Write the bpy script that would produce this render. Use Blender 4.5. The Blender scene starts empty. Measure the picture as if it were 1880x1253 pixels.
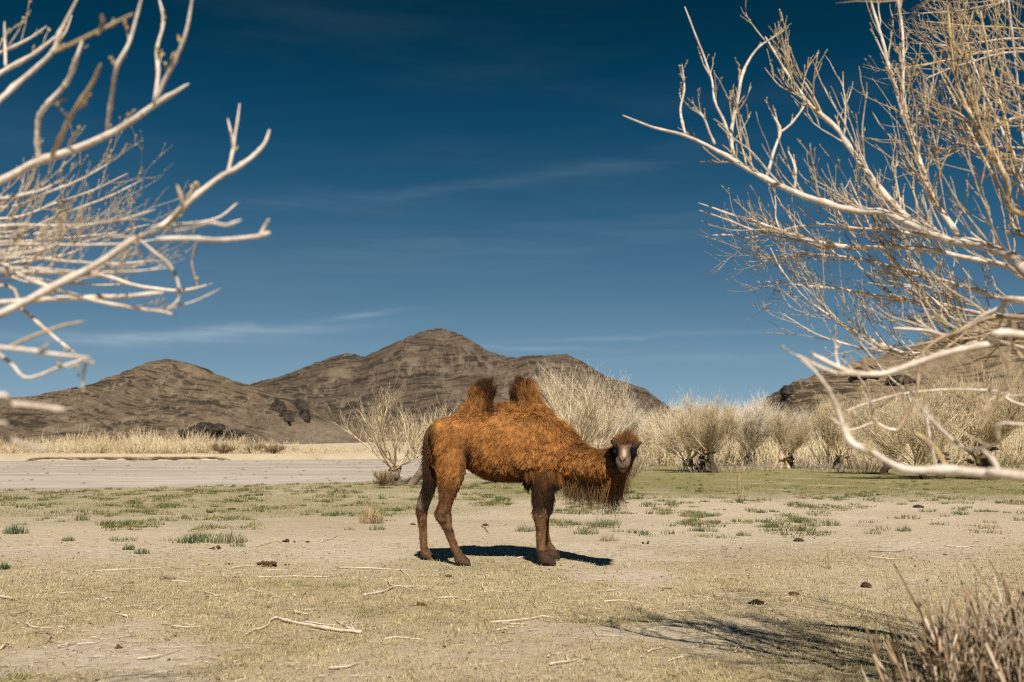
import bpy, math, random
import numpy as np
from mathutils import Vector

# ------------------------------------------------------------------ camera, sky, sun, exposure
SC = bpy.context.scene
COL = SC.collection
CAM_H = 1.369            # eye height of the photographer, metres
FPX = 1828.0             # focal length in photograph pixels (35 mm on a 36 mm frame)
PITCH = math.atan(188.5 / FPX)

cam_data = bpy.data.cameras.new('camera')
cam_data.lens = 35.0
cam_data.sensor_width = 36.0
cam_data.clip_start = 0.05
cam_data.clip_end = 20000
cam_data.dof.use_dof = True
cam_data.dof.focus_distance = 11.5
cam_data.dof.aperture_fstop = 2.35
cam = bpy.data.objects.new('camera', cam_data)
COL.objects.link(cam)
cam.location = (0, 0, CAM_H)
cam.rotation_euler = (math.pi / 2 + PITCH, 0, 0)
SC.camera = cam

SUN_DIR = Vector((0.13, -1.0, 1.06)).normalized()      # towards the sun: behind the camera, a little to the right
SUN_EL = math.asin(SUN_DIR.z)
SUN_AZ = math.atan2(SUN_DIR.x, SUN_DIR.y)              # clockwise from +Y

sun_data = bpy.data.lights.new('sun', 'SUN')
sun_data.energy = 5.0
sun_data.angle = math.radians(0.53)
sun_data.color = (1.0, 0.93, 0.82)
sun = bpy.data.objects.new('sun', sun_data)
COL.objects.link(sun)
sun.rotation_euler = (-SUN_DIR).to_track_quat('-Z', 'Y').to_euler()
sun.location = (0, -20, 40)

SC.view_settings.view_transform = 'Standard'
SC.view_settings.look = 'None'
SC.view_settings.exposure = 0.5
SC.view_settings.gamma = 1.0
SC.render.engine = 'CYCLES'
SC.cycles.filter_width = 1.1
SC.cycles.use_denoising = False
SC.cycles.max_bounces = 6
SC.cycles.transparent_max_bounces = 8
try:
    SC.cycles_curves.shape = 'THICK'
except Exception:
    pass


class NT:
    """small helper to write node trees"""
    def __init__(s, tree):
        s.t = tree
        s.n = tree.nodes
        s.l = tree.links

    def node(s, typ, **kw):
        n = s.n.new(typ)
        for k, v in kw.items():
            setattr(n, k, v)
        return n

    def put(s, sock, v):
        if isinstance(v, bpy.types.NodeSocket):
            s.l.new(v, sock)
        else:
            sock.default_value = v

    def math(s, op, a, b=None, c=None, clamp=False):
        n = s.n.new('ShaderNodeMath')
        n.operation = op
        n.use_clamp = clamp
        s.put(n.inputs[0], a)
        if b is not None:
            s.put(n.inputs[1], b)
        if c is not None:
            s.put(n.inputs[2], c)
        return n.outputs[0]

    def mix(s, fac, a, b, blend='MIX'):
        n = s.n.new('ShaderNodeMix')
        n.data_type = 'RGBA'
        n.blend_type = blend
        s.put(n.inputs[0], fac)
        s.put(n.inputs[6], a if isinstance(a, bpy.types.NodeSocket) else (*a, 1)[:4])
        s.put(n.inputs[7], b if isinstance(b, bpy.types.NodeSocket) else (*b, 1)[:4])
        return n.outputs[2]

    def noise(s, vec, scale, detail=4, rough=0.55, dist=0.0):
        n = s.n.new('ShaderNodeTexNoise')
        if vec is not None:
            s.l.new(vec, n.inputs['Vector'])
        n.inputs['Scale'].default_value = scale
        n.inputs['Detail'].default_value = detail
        n.inputs['Roughness'].default_value = rough
        n.inputs['Distortion'].default_value = dist
        return n.outputs['Fac']

    def ramp(s, fac, lo, hi, smooth=True):
        n = s.n.new('ShaderNodeMapRange')
        n.interpolation_type = 'SMOOTHSTEP' if smooth else 'LINEAR'
        s.put(n.inputs[0], fac)
        n.inputs[1].default_value = lo
        n.inputs[2].default_value = hi
        return n.outputs[0]

    def mapping(s, vec, scale=(1, 1, 1), rot=(0, 0, 0), loc=(0, 0, 0)):
        n = s.n.new('ShaderNodeMapping')
        s.l.new(vec, n.inputs[0])
        n.inputs['Scale'].default_value = scale
        n.inputs['Rotation'].default_value = rot
        n.inputs['Location'].default_value = loc
        return n.outputs[0]


def px_azel(px, py):
    u = (px - 940.0) / FPX
    v = (626.5 - py) / FPX
    d = Vector((u, math.cos(PITCH) - v * math.sin(PITCH), math.sin(PITCH) + v * math.cos(PITCH))).normalized()
    return math.atan2(d.x, d.y), math.asin(d.z)


def build_world():
    w = bpy.data.worlds.new('World')
    SC.world = w
    w.use_nodes = True
    nt = NT(w.node_tree)
    nt.n.clear()
    out = nt.node('ShaderNodeOutputWorld')
    bg = nt.node('ShaderNodeBackground')
    sky = nt.node('ShaderNodeTexSky')
    sky.sky_type = 'NISHITA'
    sky.sun_disc = False
    sky.sun_elevation = SUN_EL
    sky.sun_rotation = SUN_AZ
    sky.altitude = 1400
    sky.air_density = 1.0
    sky.dust_density = 0.25
    sky.ozone_density = 2.2
    # deep desert sky: the brightness of the sky model picks the colour, the same way all over the dome
    bw = nt.node('ShaderNodeRGBToBW')
    nt.l.new(sky.outputs[0], bw.inputs[0])
    cr = nt.node('ShaderNodeValToRGB')
    nt.l.new(nt.math('MULTIPLY', bw.outputs[0], 0.1), cr.inputs[0])
    el_ = cr.color_ramp.elements
    for k, (p_, c_) in enumerate(SKY_RAMP):
        e_ = el_[k] if k < 2 else el_.new(p_)
        e_.position = p_
        e_.color = (*[srgb(v) for v in c_], 1)
    scl = nt.node('ShaderNodeVectorMath', operation='SCALE')
    nt.l.new(cr.outputs[0], scl.inputs[0])
    scl.inputs['Scale'].default_value = 0.80 / SKY_STR
    tint = scl.outputs[0]
    # thin cirrus, written in azimuth and elevation of the dome
    tc = nt.node('ShaderNodeTexCoord')
    sep = nt.node('ShaderNodeSeparateXYZ')
    nt.l.new(tc.outputs['Generated'], sep.inputs[0])
    az = nt.math('ARCTAN2', sep.outputs[0], sep.outputs[1])
    el = nt.math('ARCSINE', sep.outputs[2])
    comb = nt.node('ShaderNodeCombineXYZ')
    nt.l.new(az, comb.inputs[0])
    nt.l.new(el, comb.inputs[1])
    ae = comb.outputs[0]
    wob = nt.math('MULTIPLY', nt.math('SUBTRACT', nt.noise(ae, 9, 3), 0.5), 0.022)
    fine = nt.noise(nt.mapping(ae, (6, 90, 1), (0, 0, 0.12)), 1.0, 5, 0.6)
    total = None
    for (px, py, ang, ln, wd, st) in [
            (860, 342, 0.125, 0.16, 0.0060, 0.08), (620, 372, 0.03, 0.10, 0.010, 0.09), (1150, 300, 0.14, 0.11, 0.012, 0.05),
            (420, 612, 0.075, 0.125, 0.0052, 0.62), (250, 622, 0.0, 0.13, 0.008, 0.34), (670, 580, 0.12, 0.042, 0.0028, 0.34),
            (980, 640, -0.01, 0.10, 0.0022, 0.36), (1180, 618, 0.03, 0.13, 0.0026, 0.22), (1300, 660, -0.02, 0.16, 0.006, 0.12),
            (700, 470, 0.10, 0.30, 0.030, 0.06), (1250, 420, 0.12, 0.20, 0.020, 0.05)]:
        a0, e0 = px_azel(px, py)
        da = nt.math('SUBTRACT', az, a0)
        de = nt.math('ADD', nt.math('SUBTRACT', el, e0), wob)
        c, s_ = math.cos(ang), math.sin(ang)
        u = nt.math('ADD', nt.math('MULTIPLY', da, c / ln), nt.math('MULTIPLY', de, s_ / ln))
        v = nt.math('ADD', nt.math('MULTIPLY', da, -s_ / wd), nt.math('MULTIPLY', de, c / wd))
        q = nt.math('ADD', nt.math('MULTIPLY', u, u), nt.math('MULTIPLY', v, v))
        g = nt.math('MULTIPLY', nt.math('EXPONENT', nt.math('MULTIPLY', q, -1.0)), st)
        total = g if total is None else nt.math('ADD', total, g)
    total = nt.math('MULTIPLY', total, 0.68)
    wisp = nt.math('MULTIPLY', total, nt.math('ADD', nt.math('MULTIPLY', nt.ramp(fine, 0.3, 0.72), 0.9), 0.25), clamp=True)
    veil = nt.ramp(nt.noise(nt.mapping(ae, (2.2, 14, 1), (0, 0, 0.14)), 1.0, 5, 0.55), 0.42, 0.85)
    veil = nt.math('MULTIPLY', veil, 0.035)
    cl = nt.math('ADD', wisp, veil, clamp=True)
    col = nt.mix(cl, tint, SKY_CLOUD)
    nt.l.new(col, bg.inputs[0])
    bg.inputs[1].default_value = SKY_STR
    nt.l.new(bg.outputs[0], out.inputs[0])


def srgb(v):
    v = v / 255.0
    return v / 12.92 if v <= 0.04045 else ((v + 0.055) / 1.055) ** 2.4


SKY_STR = 0.1
SKY_RAMP = [(0.08, (0, 30, 46)), (0.181, (1, 42, 62)), (0.211, (3, 51, 76)), (0.244, (12, 62, 91)), (0.29, (25, 74, 104)), (0.353, (45, 90, 120)),
            (0.445, (70, 108, 136)), (0.584, (92, 128, 153)), (0.68, (106, 140, 163)), (0.80, (120, 152, 172)), (1.0, (138, 166, 182))]
SKY_CLOUD = tuple(0.78 * srgb(v) / SKY_STR for v in (178, 192, 202))
build_world()

# ------------------------------------------------------------------ helpers
RNG = np.random.default_rng(7)


def at(px, py, depth):
    """world point seen at photograph pixel (px, py) whose distance along +Y is depth"""
    px = np.asarray(px, float); py = np.asarray(py, float); depth = np.asarray(depth, float)
    u = (px - 940.0) / FPX
    v = (626.5 - py) / FPX
    t = depth / (math.cos(PITCH) - v * math.sin(PITCH))
    return np.stack([u * t, depth + 0 * u, CAM_H + t * (math.sin(PITCH) + v * math.cos(PITCH))], -1)


def on_ground(px, py, z=0.0):
    u = (px - 940.0) / FPX
    v = (626.5 - py) / FPX
    t = (z - CAM_H) / (math.sin(PITCH) + v * math.cos(PITCH))
    return np.array([u * t, t * (math.cos(PITCH) - v * math.sin(PITCH)), z])


def project(p):
    """inverse of at(): photograph pixel of world points"""
    p = np.asarray(p, float)
    y, z = p[..., 1], p[..., 2] - CAM_H
    f = y * math.cos(PITCH) + z * math.sin(PITCH)
    up = -y * math.sin(PITCH) + z * math.cos(PITCH)
    return 940 + FPX * p[..., 0] / f, 626.5 - FPX * up / f


_perm = np.random.default_rng(3).permutation(256)
_perm = np.concatenate([_perm, _perm, _perm])
_grad = np.random.default_rng(4).normal(size=(256, 3))
_grad /= np.linalg.norm(_grad, axis=1, keepdims=True)


def perlin(p):
    """gradient noise, about -0.7 .. 0.7; p (..., 3)"""
    p = np.asarray(p, float)
    i = np.floor(p).astype(int)
    f = p - i
    w = f * f * f * (f * (f * 6 - 15) + 10)
    i &= 255
    r = 0
    for dx in (0, 1):
        for dy in (0, 1):
            for dz in (0, 1):
                h = _perm[_perm[_perm[i[..., 0] + dx] + i[..., 1] + dy] + i[..., 2] + dz]
                g = _grad[h]
                dot = g[..., 0] * (f[..., 0] - dx) + g[..., 1] * (f[..., 1] - dy) + g[..., 2] * (f[..., 2] - dz)
                wx = w[..., 0] if dx else 1 - w[..., 0]
                wy = w[..., 1] if dy else 1 - w[..., 1]
                wz = w[..., 2] if dz else 1 - w[..., 2]
                r = r + dot * wx * wy * wz
    return r


def fbm(p, octaves=5, gain=0.5, lac=2.03):
    p = np.asarray(p, float)
    a, s, r = 1.0, 0.0, 0
    for k in range(octaves):
        r = r + a * perlin(p + 17.3 * k)
        s += a
        a *= gain
        p = p * lac
    return r / s * 1.6


def ridged(p, octaves=5, gain=0.5, lac=2.1):
    a, s, r = 1.0, 0.0, 0
    p = np.asarray(p, float)
    for k in range(octaves):
        r = r + a * (1 - np.abs(perlin(p + 9.1 * k)) * 2.2)
        s += a
        a *= gain
        p = p * lac
    return r / s


def xyz(x, y, z=0.0):
    x, y, z = np.broadcast_arrays(np.asarray(x, float), np.asarray(y, float), np.asarray(z, float))
    return np.stack([x, y, z], -1)


def sstep(x, a, b):
    t = np.clip((np.asarray(x, float) - a) / (b - a), 0, 1)
    return t * t * (3 - 2 * t)


def norm(v):
    return v / np.maximum(np.linalg.norm(v, axis=-1, keepdims=True), 1e-9)


def mesh_np(name, V, quads=None, tris=None, col=None, smooth=False):
    V = np.asarray(V, np.float32).reshape(-1, 3)
    m = bpy.data.meshes.new(name)
    nq = 0 if quads is None else len(quads)
    ntr = 0 if tris is None else len(tris)
    m.vertices.add(len(V))
    m.vertices.foreach_set('co', V.ravel())
    idx = []
    if nq:
        idx.append(np.asarray(quads, np.int32).ravel())
    if ntr:
        idx.append(np.asarray(tris, np.int32).ravel())
    idx = np.concatenate(idx)
    m.loops.add(len(idx))
    m.loops.foreach_set('vertex_index', idx)
    m.polygons.add(nq + ntr)
    st = np.concatenate([np.arange(nq) * 4, nq * 4 + np.arange(ntr) * 3]).astype(np.int32)
    m.polygons.foreach_set('loop_start', st)
    if smooth:
        m.polygons.foreach_set('use_smooth', np.ones(nq + ntr, bool))
    if col is not None:
        c = np.ones((len(V), 4), np.float32)
        c[:, :3] = np.asarray(col, np.float32).reshape(-1, 3)
        a = m.attributes.new('Col', 'FLOAT_COLOR', 'POINT')
        a.data.foreach_set('color', c.ravel())
    m.update(calc_edges=True)
    m.validate()
    return m


class Acc:
    """collects pieces of geometry that become one mesh"""
    def __init__(s):
        s.V, s.Q, s.T, s.C, s.n = [], [], [], [], 0

    def add(s, V, quads=None, tris=None, col=(1, 1, 1)):
        V = np.asarray(V, float).reshape(-1, 3)
        s.V.append(V)
        col = np.asarray(col, float)
        s.C.append(np.broadcast_to(col, (len(V), 3)) if col.ndim == 1 else col.reshape(-1, 3))
        if quads is not None and len(quads):
            s.Q.append(np.asarray(quads) + s.n)
        if tris is not None and len(tris):
            s.T.append(np.asarray(tris) + s.n)
        s.n += len(V)

    def tubes(s, P, R, sides=5, col=(1, 1, 1), tip_col=None):
        """P (N,K,3) centre lines, R (N,K) radii"""
        P = np.asarray(P, float)
        R = np.asarray(R, float)
        if P.ndim == 2:
            P, R = P[None], R[None]
        N, K, _ = P.shape
        T = np.gradient(P, axis=1)
        T = norm(T)
        ref = np.where(np.abs(T[..., 2:3]) > 0.9, np.array([1.0, 0.13, 0]), np.array([0.1, 0.07, 1.0]))
        # one reference per path keeps the rings from twisting
        mean = norm(P[:, -1] - P[:, 0])
        ax = np.where(np.abs(mean[:, None, 2:3]) > 0.8, np.array([1.0, 0.13, 0]), np.array([0.1, 0.07, 1.0]))
        ref = np.broadcast_to(ax, T.shape)
        A = norm(np.cross(T, ref))
        B = np.cross(T, A)
        th = np.arange(sides) * 2 * math.pi / sides
        ring = (A[:, :, None, :] * np.cos(th)[None, None, :, None] + B[:, :, None, :] * np.sin(th)[None, None, :, None])
        V = P[:, :, None, :] + ring * R[:, :, None, None]
        base = np.arange(N)[:, None, None] * (K * sides) + np.arange(K - 1)[None, :, None] * sides
        j = np.arange(sides)
        jn = (j + 1) % sides
        q = np.stack([base + j, base + jn, base + sides + jn, base + sides + j], -1).reshape(-1, 4)
        C = np.asarray(col, float)
        if C.ndim == 1:
            C = np.broadcast_to(C, (N, 3))
        C = np.broadcast_to(C[:, None, None, :], (N, K, sides, 3))
        if tip_col is not None:
            t = np.linspace(0, 1, K)[None, :, None, None] ** 2
            C = C * (1 - t) + np.asarray(tip_col) * t
        # end caps (fans as triangles)
        tr = []
        for k in range(1, sides - 1):
            b0 = np.arange(N) * (K * sides)
            b1 = b0 + (K - 1) * sides
            tr.append(np.stack([b0, b0 + k + 1, b0 + k], -1))
            tr.append(np.stack([b1, b1 + k, b1 + k + 1], -1))
        s.add(V.reshape(-1, 3), q, np.concatenate(tr), C.reshape(-1, 3))

    def mesh(s, name, smooth=True):
        return mesh_np(name, np.concatenate(s.V), np.concatenate(s.Q) if s.Q else None,
                       np.concatenate(s.T) if s.T else None, np.concatenate(s.C), smooth)


def obj(name, data, material=None, parent=None, kind=None, label=None, category=None, group=None, loc=None, rotz=None):
    o = bpy.data.objects.new(name, data)
    COL.objects.link(o)
    if material is not None:
        if len(data.materials) == 0:
            data.materials.append(material)
    if parent is not None:
        o.parent = parent
    if kind:
        o['kind'] = kind
    if label:
        o['label'] = label
    if category:
        o['category'] = category
    if group:
        o['group'] = group
    if loc is not None:
        o.location = loc
    if rotz is not None:
        o.rotation_euler = (0, 0, rotz)
    return o


def thing(name, label, category, loc=(0, 0, 0), rotz=0.0, group=None):
    o = bpy.data.objects.new(name, None)
    o.empty_display_size = 0.2
    COL.objects.link(o)
    o.location = loc
    o.rotation_euler = (0, 0, rotz)
    o['label'] = label
    o['category'] = category
    if group:
        o['group'] = group
    return o


def new_mat(name):
    m = bpy.data.materials.new(name)
    m.use_nodes = True
    nt = NT(m.node_tree)
    b = nt.n['Principled BSDF']
    return m, nt, b


def vcol(nt, name='Col'):
    a = nt.node('ShaderNodeAttribute')
    a.attribute_name = name
    return a.outputs['Color'], a


def pos_socket(nt):
    return nt.node('ShaderNodeNewGeometry').outputs['Position']


def objco(nt):
    return nt.node('ShaderNodeTexCoord').outputs['Object']


def bump(nt, b, height, strength, dist):
    n = nt.node('ShaderNodeBump')
    n.inputs['Strength'].default_value = strength
    n.inputs['Distance'].default_value = dist
    nt.l.new(height, n.inputs['Height'])
    nt.l.new(n.outputs[0], b.inputs['Normal'])


def mat_plain(name, scale, lo, hi, rough=0.85, bstr=0.4, bdist=0.004, spec=0.2, attr=False):
    """object colour broken up by noise; with attr the vertex colour multiplies it"""
    m, nt, b = new_mat(name)
    co = objco(nt)
    n1 = nt.noise(co, scale, 5, 0.65)
    n2 = nt.noise(co, scale * 6.3, 3, 0.6)
    f = nt.ramp(nt.math('ADD', nt.math('MULTIPLY', n1, 0.7), nt.math('MULTIPLY', n2, 0.3)), 0.32, 0.68)
    c = nt.mix(f, lo, hi)
    if attr:
        vc, _ = vcol(nt)
        c = nt.mix(1.0, c, vc, 'MULTIPLY')
    nt.l.new(c, b.inputs['Base Color'])
    b.inputs['Roughness'].default_value = rough
    b.inputs['Specular IOR Level'].default_value = spec
    bump(nt, b, n2, bstr, bdist)
    return m


def mat_leafy(name, rough=0.7, trans=0.25, vary=0.25):
    """grass blades: vertex colour, a little light comes through"""
    m, nt, b = new_mat(name)
    vc, _ = vcol(nt)
    n = nt.noise(pos_socket(nt), 3.0, 3)
    c = nt.mix(nt.ramp(n, 0.3, 0.7), nt.mix(1.0, vc, (1 - vary,) * 3, 'MULTIPLY'), nt.mix(1.0, vc, (1 + vary,) * 3, 'MULTIPLY'))
    nt.l.new(c, b.inputs['Base Color'])
    b.inputs['Roughness'].default_value = rough
    b.inputs['Specular IOR Level'].default_value = 0.15
    tr = nt.node('ShaderNodeBsdfTranslucent')
    nt.l.new(c, tr.inputs[0])
    mx = nt.node('ShaderNodeMixShader')
    mx.inputs[0].default_value = trans
    nt.l.new(b.outputs[0], mx.inputs[1])
    nt.l.new(tr.outputs[0], mx.inputs[2])
    nt.l.new(mx.outputs[0], nt.n['Material Output'].inputs[0])
    return m


# ------------------------------------------------------------------ ground, riverbed
EDGE_X = np.array([-200, -60, -30, -15.7, -9, -5.9, -5.0, -1.9, 2, 8, 20, 60])
EDGE_Y = np.array([18, 26, 28.6, 30.5, 33.5, 35.7, 39.7, 49, 75, 112, 150, 200])


def near_edge(x):
    return np.interp(x, EDGE_X, EDGE_Y)


def far_edge(x):
    return np.interp(x, [-400, -60, -35, -24, -10, 0, 20, 60], [92, 100, 104, 108, 118, 124, 140, 160])


def gz(x, y):
    """height of the ground sheet"""
    x = np.asarray(x, float)
    y = np.asarray(y, float)
    n = 0.035 * fbm(xyz(x / 3.1, y / 3.1, 0.5), 3) + 0.10 * fbm(xyz(x / 15, y / 15, 3.5), 2) * sstep(y, 13, 30)
    quiet = 1 - 0.85 * np.exp(-((x / 2.2) ** 2 + ((y - 11.8) / 1.2) ** 2))
    z = n * quiet
    z = z + 0.010 * fbm(xyz(x / 0.5, y / 0.5, 9.5), 2) * quiet
    wob = 0.7 * fbm(xyz(x / 4, y / 9, 1.1), 3) + 0.5 * fbm(xyz(x / 1.1, y / 3, 4.1), 2)
    a = near_edge(x) + wob
    bb = far_edge(x) + 2.0 * wob
    ch = sstep(y, a - 0.2, a + 1.1) * (1 - sstep(y, bb - 0.6, bb + 0.4))
    z = z * (1 - ch) - 0.75 * ch
    rise = np.clip(y - bb - 0.4, 0, None)
    z = z + np.where(rise > 0, 0.25 + 0.0045 * rise * (1 + 0.5 * fbm(xyz(x / 20, y / 30, 2.2), 3)), 0) * (1 - ch) * sstep(rise, 0, 1)
    return z


def grow_rows():
    ys = [-9.0]
    while ys[-1] < 9000:
        y = ys[-1]
        step = 0.16 if y < 14 else 0.16 + (y - 14) * 0.012
        if 20 < y < 60:
            step = min(step, 0.35)
        if 90 < y < 175:
            step = min(step, 0.9)
        ys.append(y + step)
    return np.array(ys)


def zone_colours(x, y):
    """cover of the ground: r green turf, g bare pale sand, b dry straw turf"""
    n1 = fbm(xyz(x / 2.6, y / 4.0, 11.0), 4)
    n2 = fbm(xyz(x / 0.9, y / 1.3, 21.0), 3)
    px, py = project(xyz(x, np.maximum(y, 1.0), 0))
    # straw turf in front of the camel, thinning out among the sand behind it
    straw = 1 - 0.75 * sstep(y - 0.22 * x + 2.6 * n1 + 1.2 * n2, 9.4, 13.5)
    straw = np.maximum(straw, 0.55 * sstep(n1 + 0.5 * n2, 0.05, 0.45) * (y < 24))
    # bare patches inside the near turf
    bare = sstep(n1 + 0.6 * n2, 0.10, 0.5)
    for (cx, cy, rx, ry, s) in [(640, 1020, 130, 30, 1.0), (90, 1010, 170, 13, 1.1), (900, 1215, 240, 45, 0.7), (1360, 1170, 150, 45, 0.75),
                                (1640, 1062, 200, 40, 0.6), (1300, 985, 220, 35, 0.8), (620, 1235, 160, 30, 0.6), (1550, 925, 300, 18, 0.8)]:
        bare = np.maximum(bare, s * np.exp(-((px - cx) / rx) ** 2 - ((py - cy) / ry) ** 2) * (0.75 + 0.9 * n2))
    bare = np.clip(bare, 0, 1) * sstep(y, 4, 6)
    # green strip at the left before the riverbed and the meadow at the right
    left_green = sstep(y + 1.5 * n1, 15.5, 21) * (1 - sstep(x, -2.5, 0.5)) * (0.55 + 0.5 * n2)
    meadow = sstep(y + 2.5 * n1 + n2, 22, 28) * sstep(x + 0.35 * (y - 25) * 0.2, -3.5, 0.5)
    green = np.clip(np.maximum(left_green, meadow), 0, 1)
    far = sstep(y, far_edge(x) - 3, far_edge(x) + 3)
    green = green * (1 - far * (1 - sstep(x, 10, 30)))
    near_tint = 0.35 * sstep(fbm(xyz(x / 3.3, y / 2.2, 31.0), 3), -0.05, 0.4) * (y < 13)
    green = np.maximum(green, near_tint * straw * (1 - bare))
    straw = np.clip(straw * (1 - 0.9 * bare), 0, 1)
    return np.stack([green, bare, straw], -1)


def build_ground():
    ys = grow_rows()
    nx = 165
    u = np.linspace(-1, 1, nx)
    u = np.sign(u) * np.abs(u) ** 1.25
    W = np.maximum(14.0, np.abs(ys) * 1.05 + 10)
    X = u[None, :] * W[:, None]
    Y = np.broadcast_to(ys[:, None], X.shape)
    Z = gz(X, Y)
    V = np.stack([X, Y, Z], -1)
    ny = len(ys)
    i = (np.arange(ny - 1)[:, None] * nx + np.arange(nx - 1)[None]).ravel()
    q = np.stack([i, i + 1, i + nx + 1, i + nx], -1)
    m = mesh_np('ground', V, q, None, zone_colours(X, Y).reshape(-1, 3), True)
    mat, nt, b = new_mat('ground_soil')
    vc, _ = vcol(nt)
    sep = nt.node('ShaderNodeSeparateColor')
    nt.l.new(vc, sep.inputs[0])
    g, s_, d = sep.outputs
    p = pos_socket(nt)
    nf = nt.noise(p, 38, 5, 0.75)
    nm = nt.noise(p, 7.5, 5, 0.65)
    nl = nt.noise(p, 1.6, 4, 0.6)
    lit = nt.noise(nt.mapping(p, (60, 160, 60), (0, 0, 0.5)), 1.0, 4, 0.7)     # litter of fine stalks
    soil = nt.mix(nt.ramp(nm, 0.3, 0.7), (0.42, 0.338, 0.235), (0.56, 0.465, 0.345))
    soil = nt.mix(nt.math('MULTIPLY', nt.ramp(nl, 0.45, 0.75), 0.5), soil, (0.56, 0.485, 0.39))
    soil = nt.mix(nt.math('MULTIPLY', nt.ramp(nf, 0.60, 0.78), 0.55), soil, (0.20, 0.15, 0.10))
    straw = nt.mix(nt.ramp(lit, 0.3, 0.7), (0.34, 0.262, 0.15), (0.57, 0.465, 0.30))
    straw = nt.mix(nt.ramp(nm, 0.35, 0.75), straw, (0.40, 0.32, 0.165))
    sf = nt.math('MULTIPLY', d, nt.ramp(nt.math('ADD', nt.math('MULTIPLY', nf, 0.5), nt.math('MULTIPLY', nm, 0.5)), 0.34, 0.58), clamp=True)
    far_n = nt.noise(nt.mapping(p, (0.10, 0.22, 1)), 1.0, 5, 0.65)
    soil = nt.mix(nt.math('MULTIPLY', nt.ramp(far_n, 0.42, 0.66), 0.55), soil, (0.33, 0.265, 0.19))
    c = nt.mix(sf, soil, straw)
    grn = nt.mix(nt.ramp(nf, 0.3, 0.7), (0.135, 0.125, 0.038), (0.25, 0.225, 0.085))
    grn = nt.mix(nt.math('MULTIPLY', nt.ramp(nl, 0.4, 0.7), 0.6), grn, (0.28, 0.24, 0.11))
    gf = nt.math('MULTIPLY', g, nt.ramp(nm, 0.30, 0.56), clamp=True)
    gf = nt.math('MAXIMUM', gf, nt.math('MULTIPLY', nt.ramp(g, 0.75, 1.0), 0.8))
    c = nt.mix(gf, c, grn)
    pale = nt.math('MULTIPLY', s_, nt.ramp(nm, 0.25, 0.65), clamp=True)
    c = nt.mix(nt.math('MULTIPLY', pale, 0.6), c, (0.57, 0.49, 0.395))
    nt.l.new(c, b.inputs['Base Color'])
    b.inputs['Roughness'].default_value = 0.95
    b.inputs['Specular IOR Level'].default_value = 0.1
    vor = nt.node('ShaderNodeTexVoronoi')
    nt.l.new(p, vor.inputs['Vector'])
    vor.inputs['Scale'].default_value = 5.5
    hoof = nt.math('MULTIPLY', nt.ramp(vor.outputs['Distance'], 0.0, 0.35), 1.6)
    bump(nt, b, nt.math('ADD', nt.math('ADD', nt.math('MULTIPLY', nf, 1.2), nt.math('MULTIPLY', nm, 1.5)), nt.math('ADD', nt.math('MULTIPLY', lit, 0.5), hoof)), 0.8, 0.022)
    obj('ground', m, mat, kind='structure')


build_ground()


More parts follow.
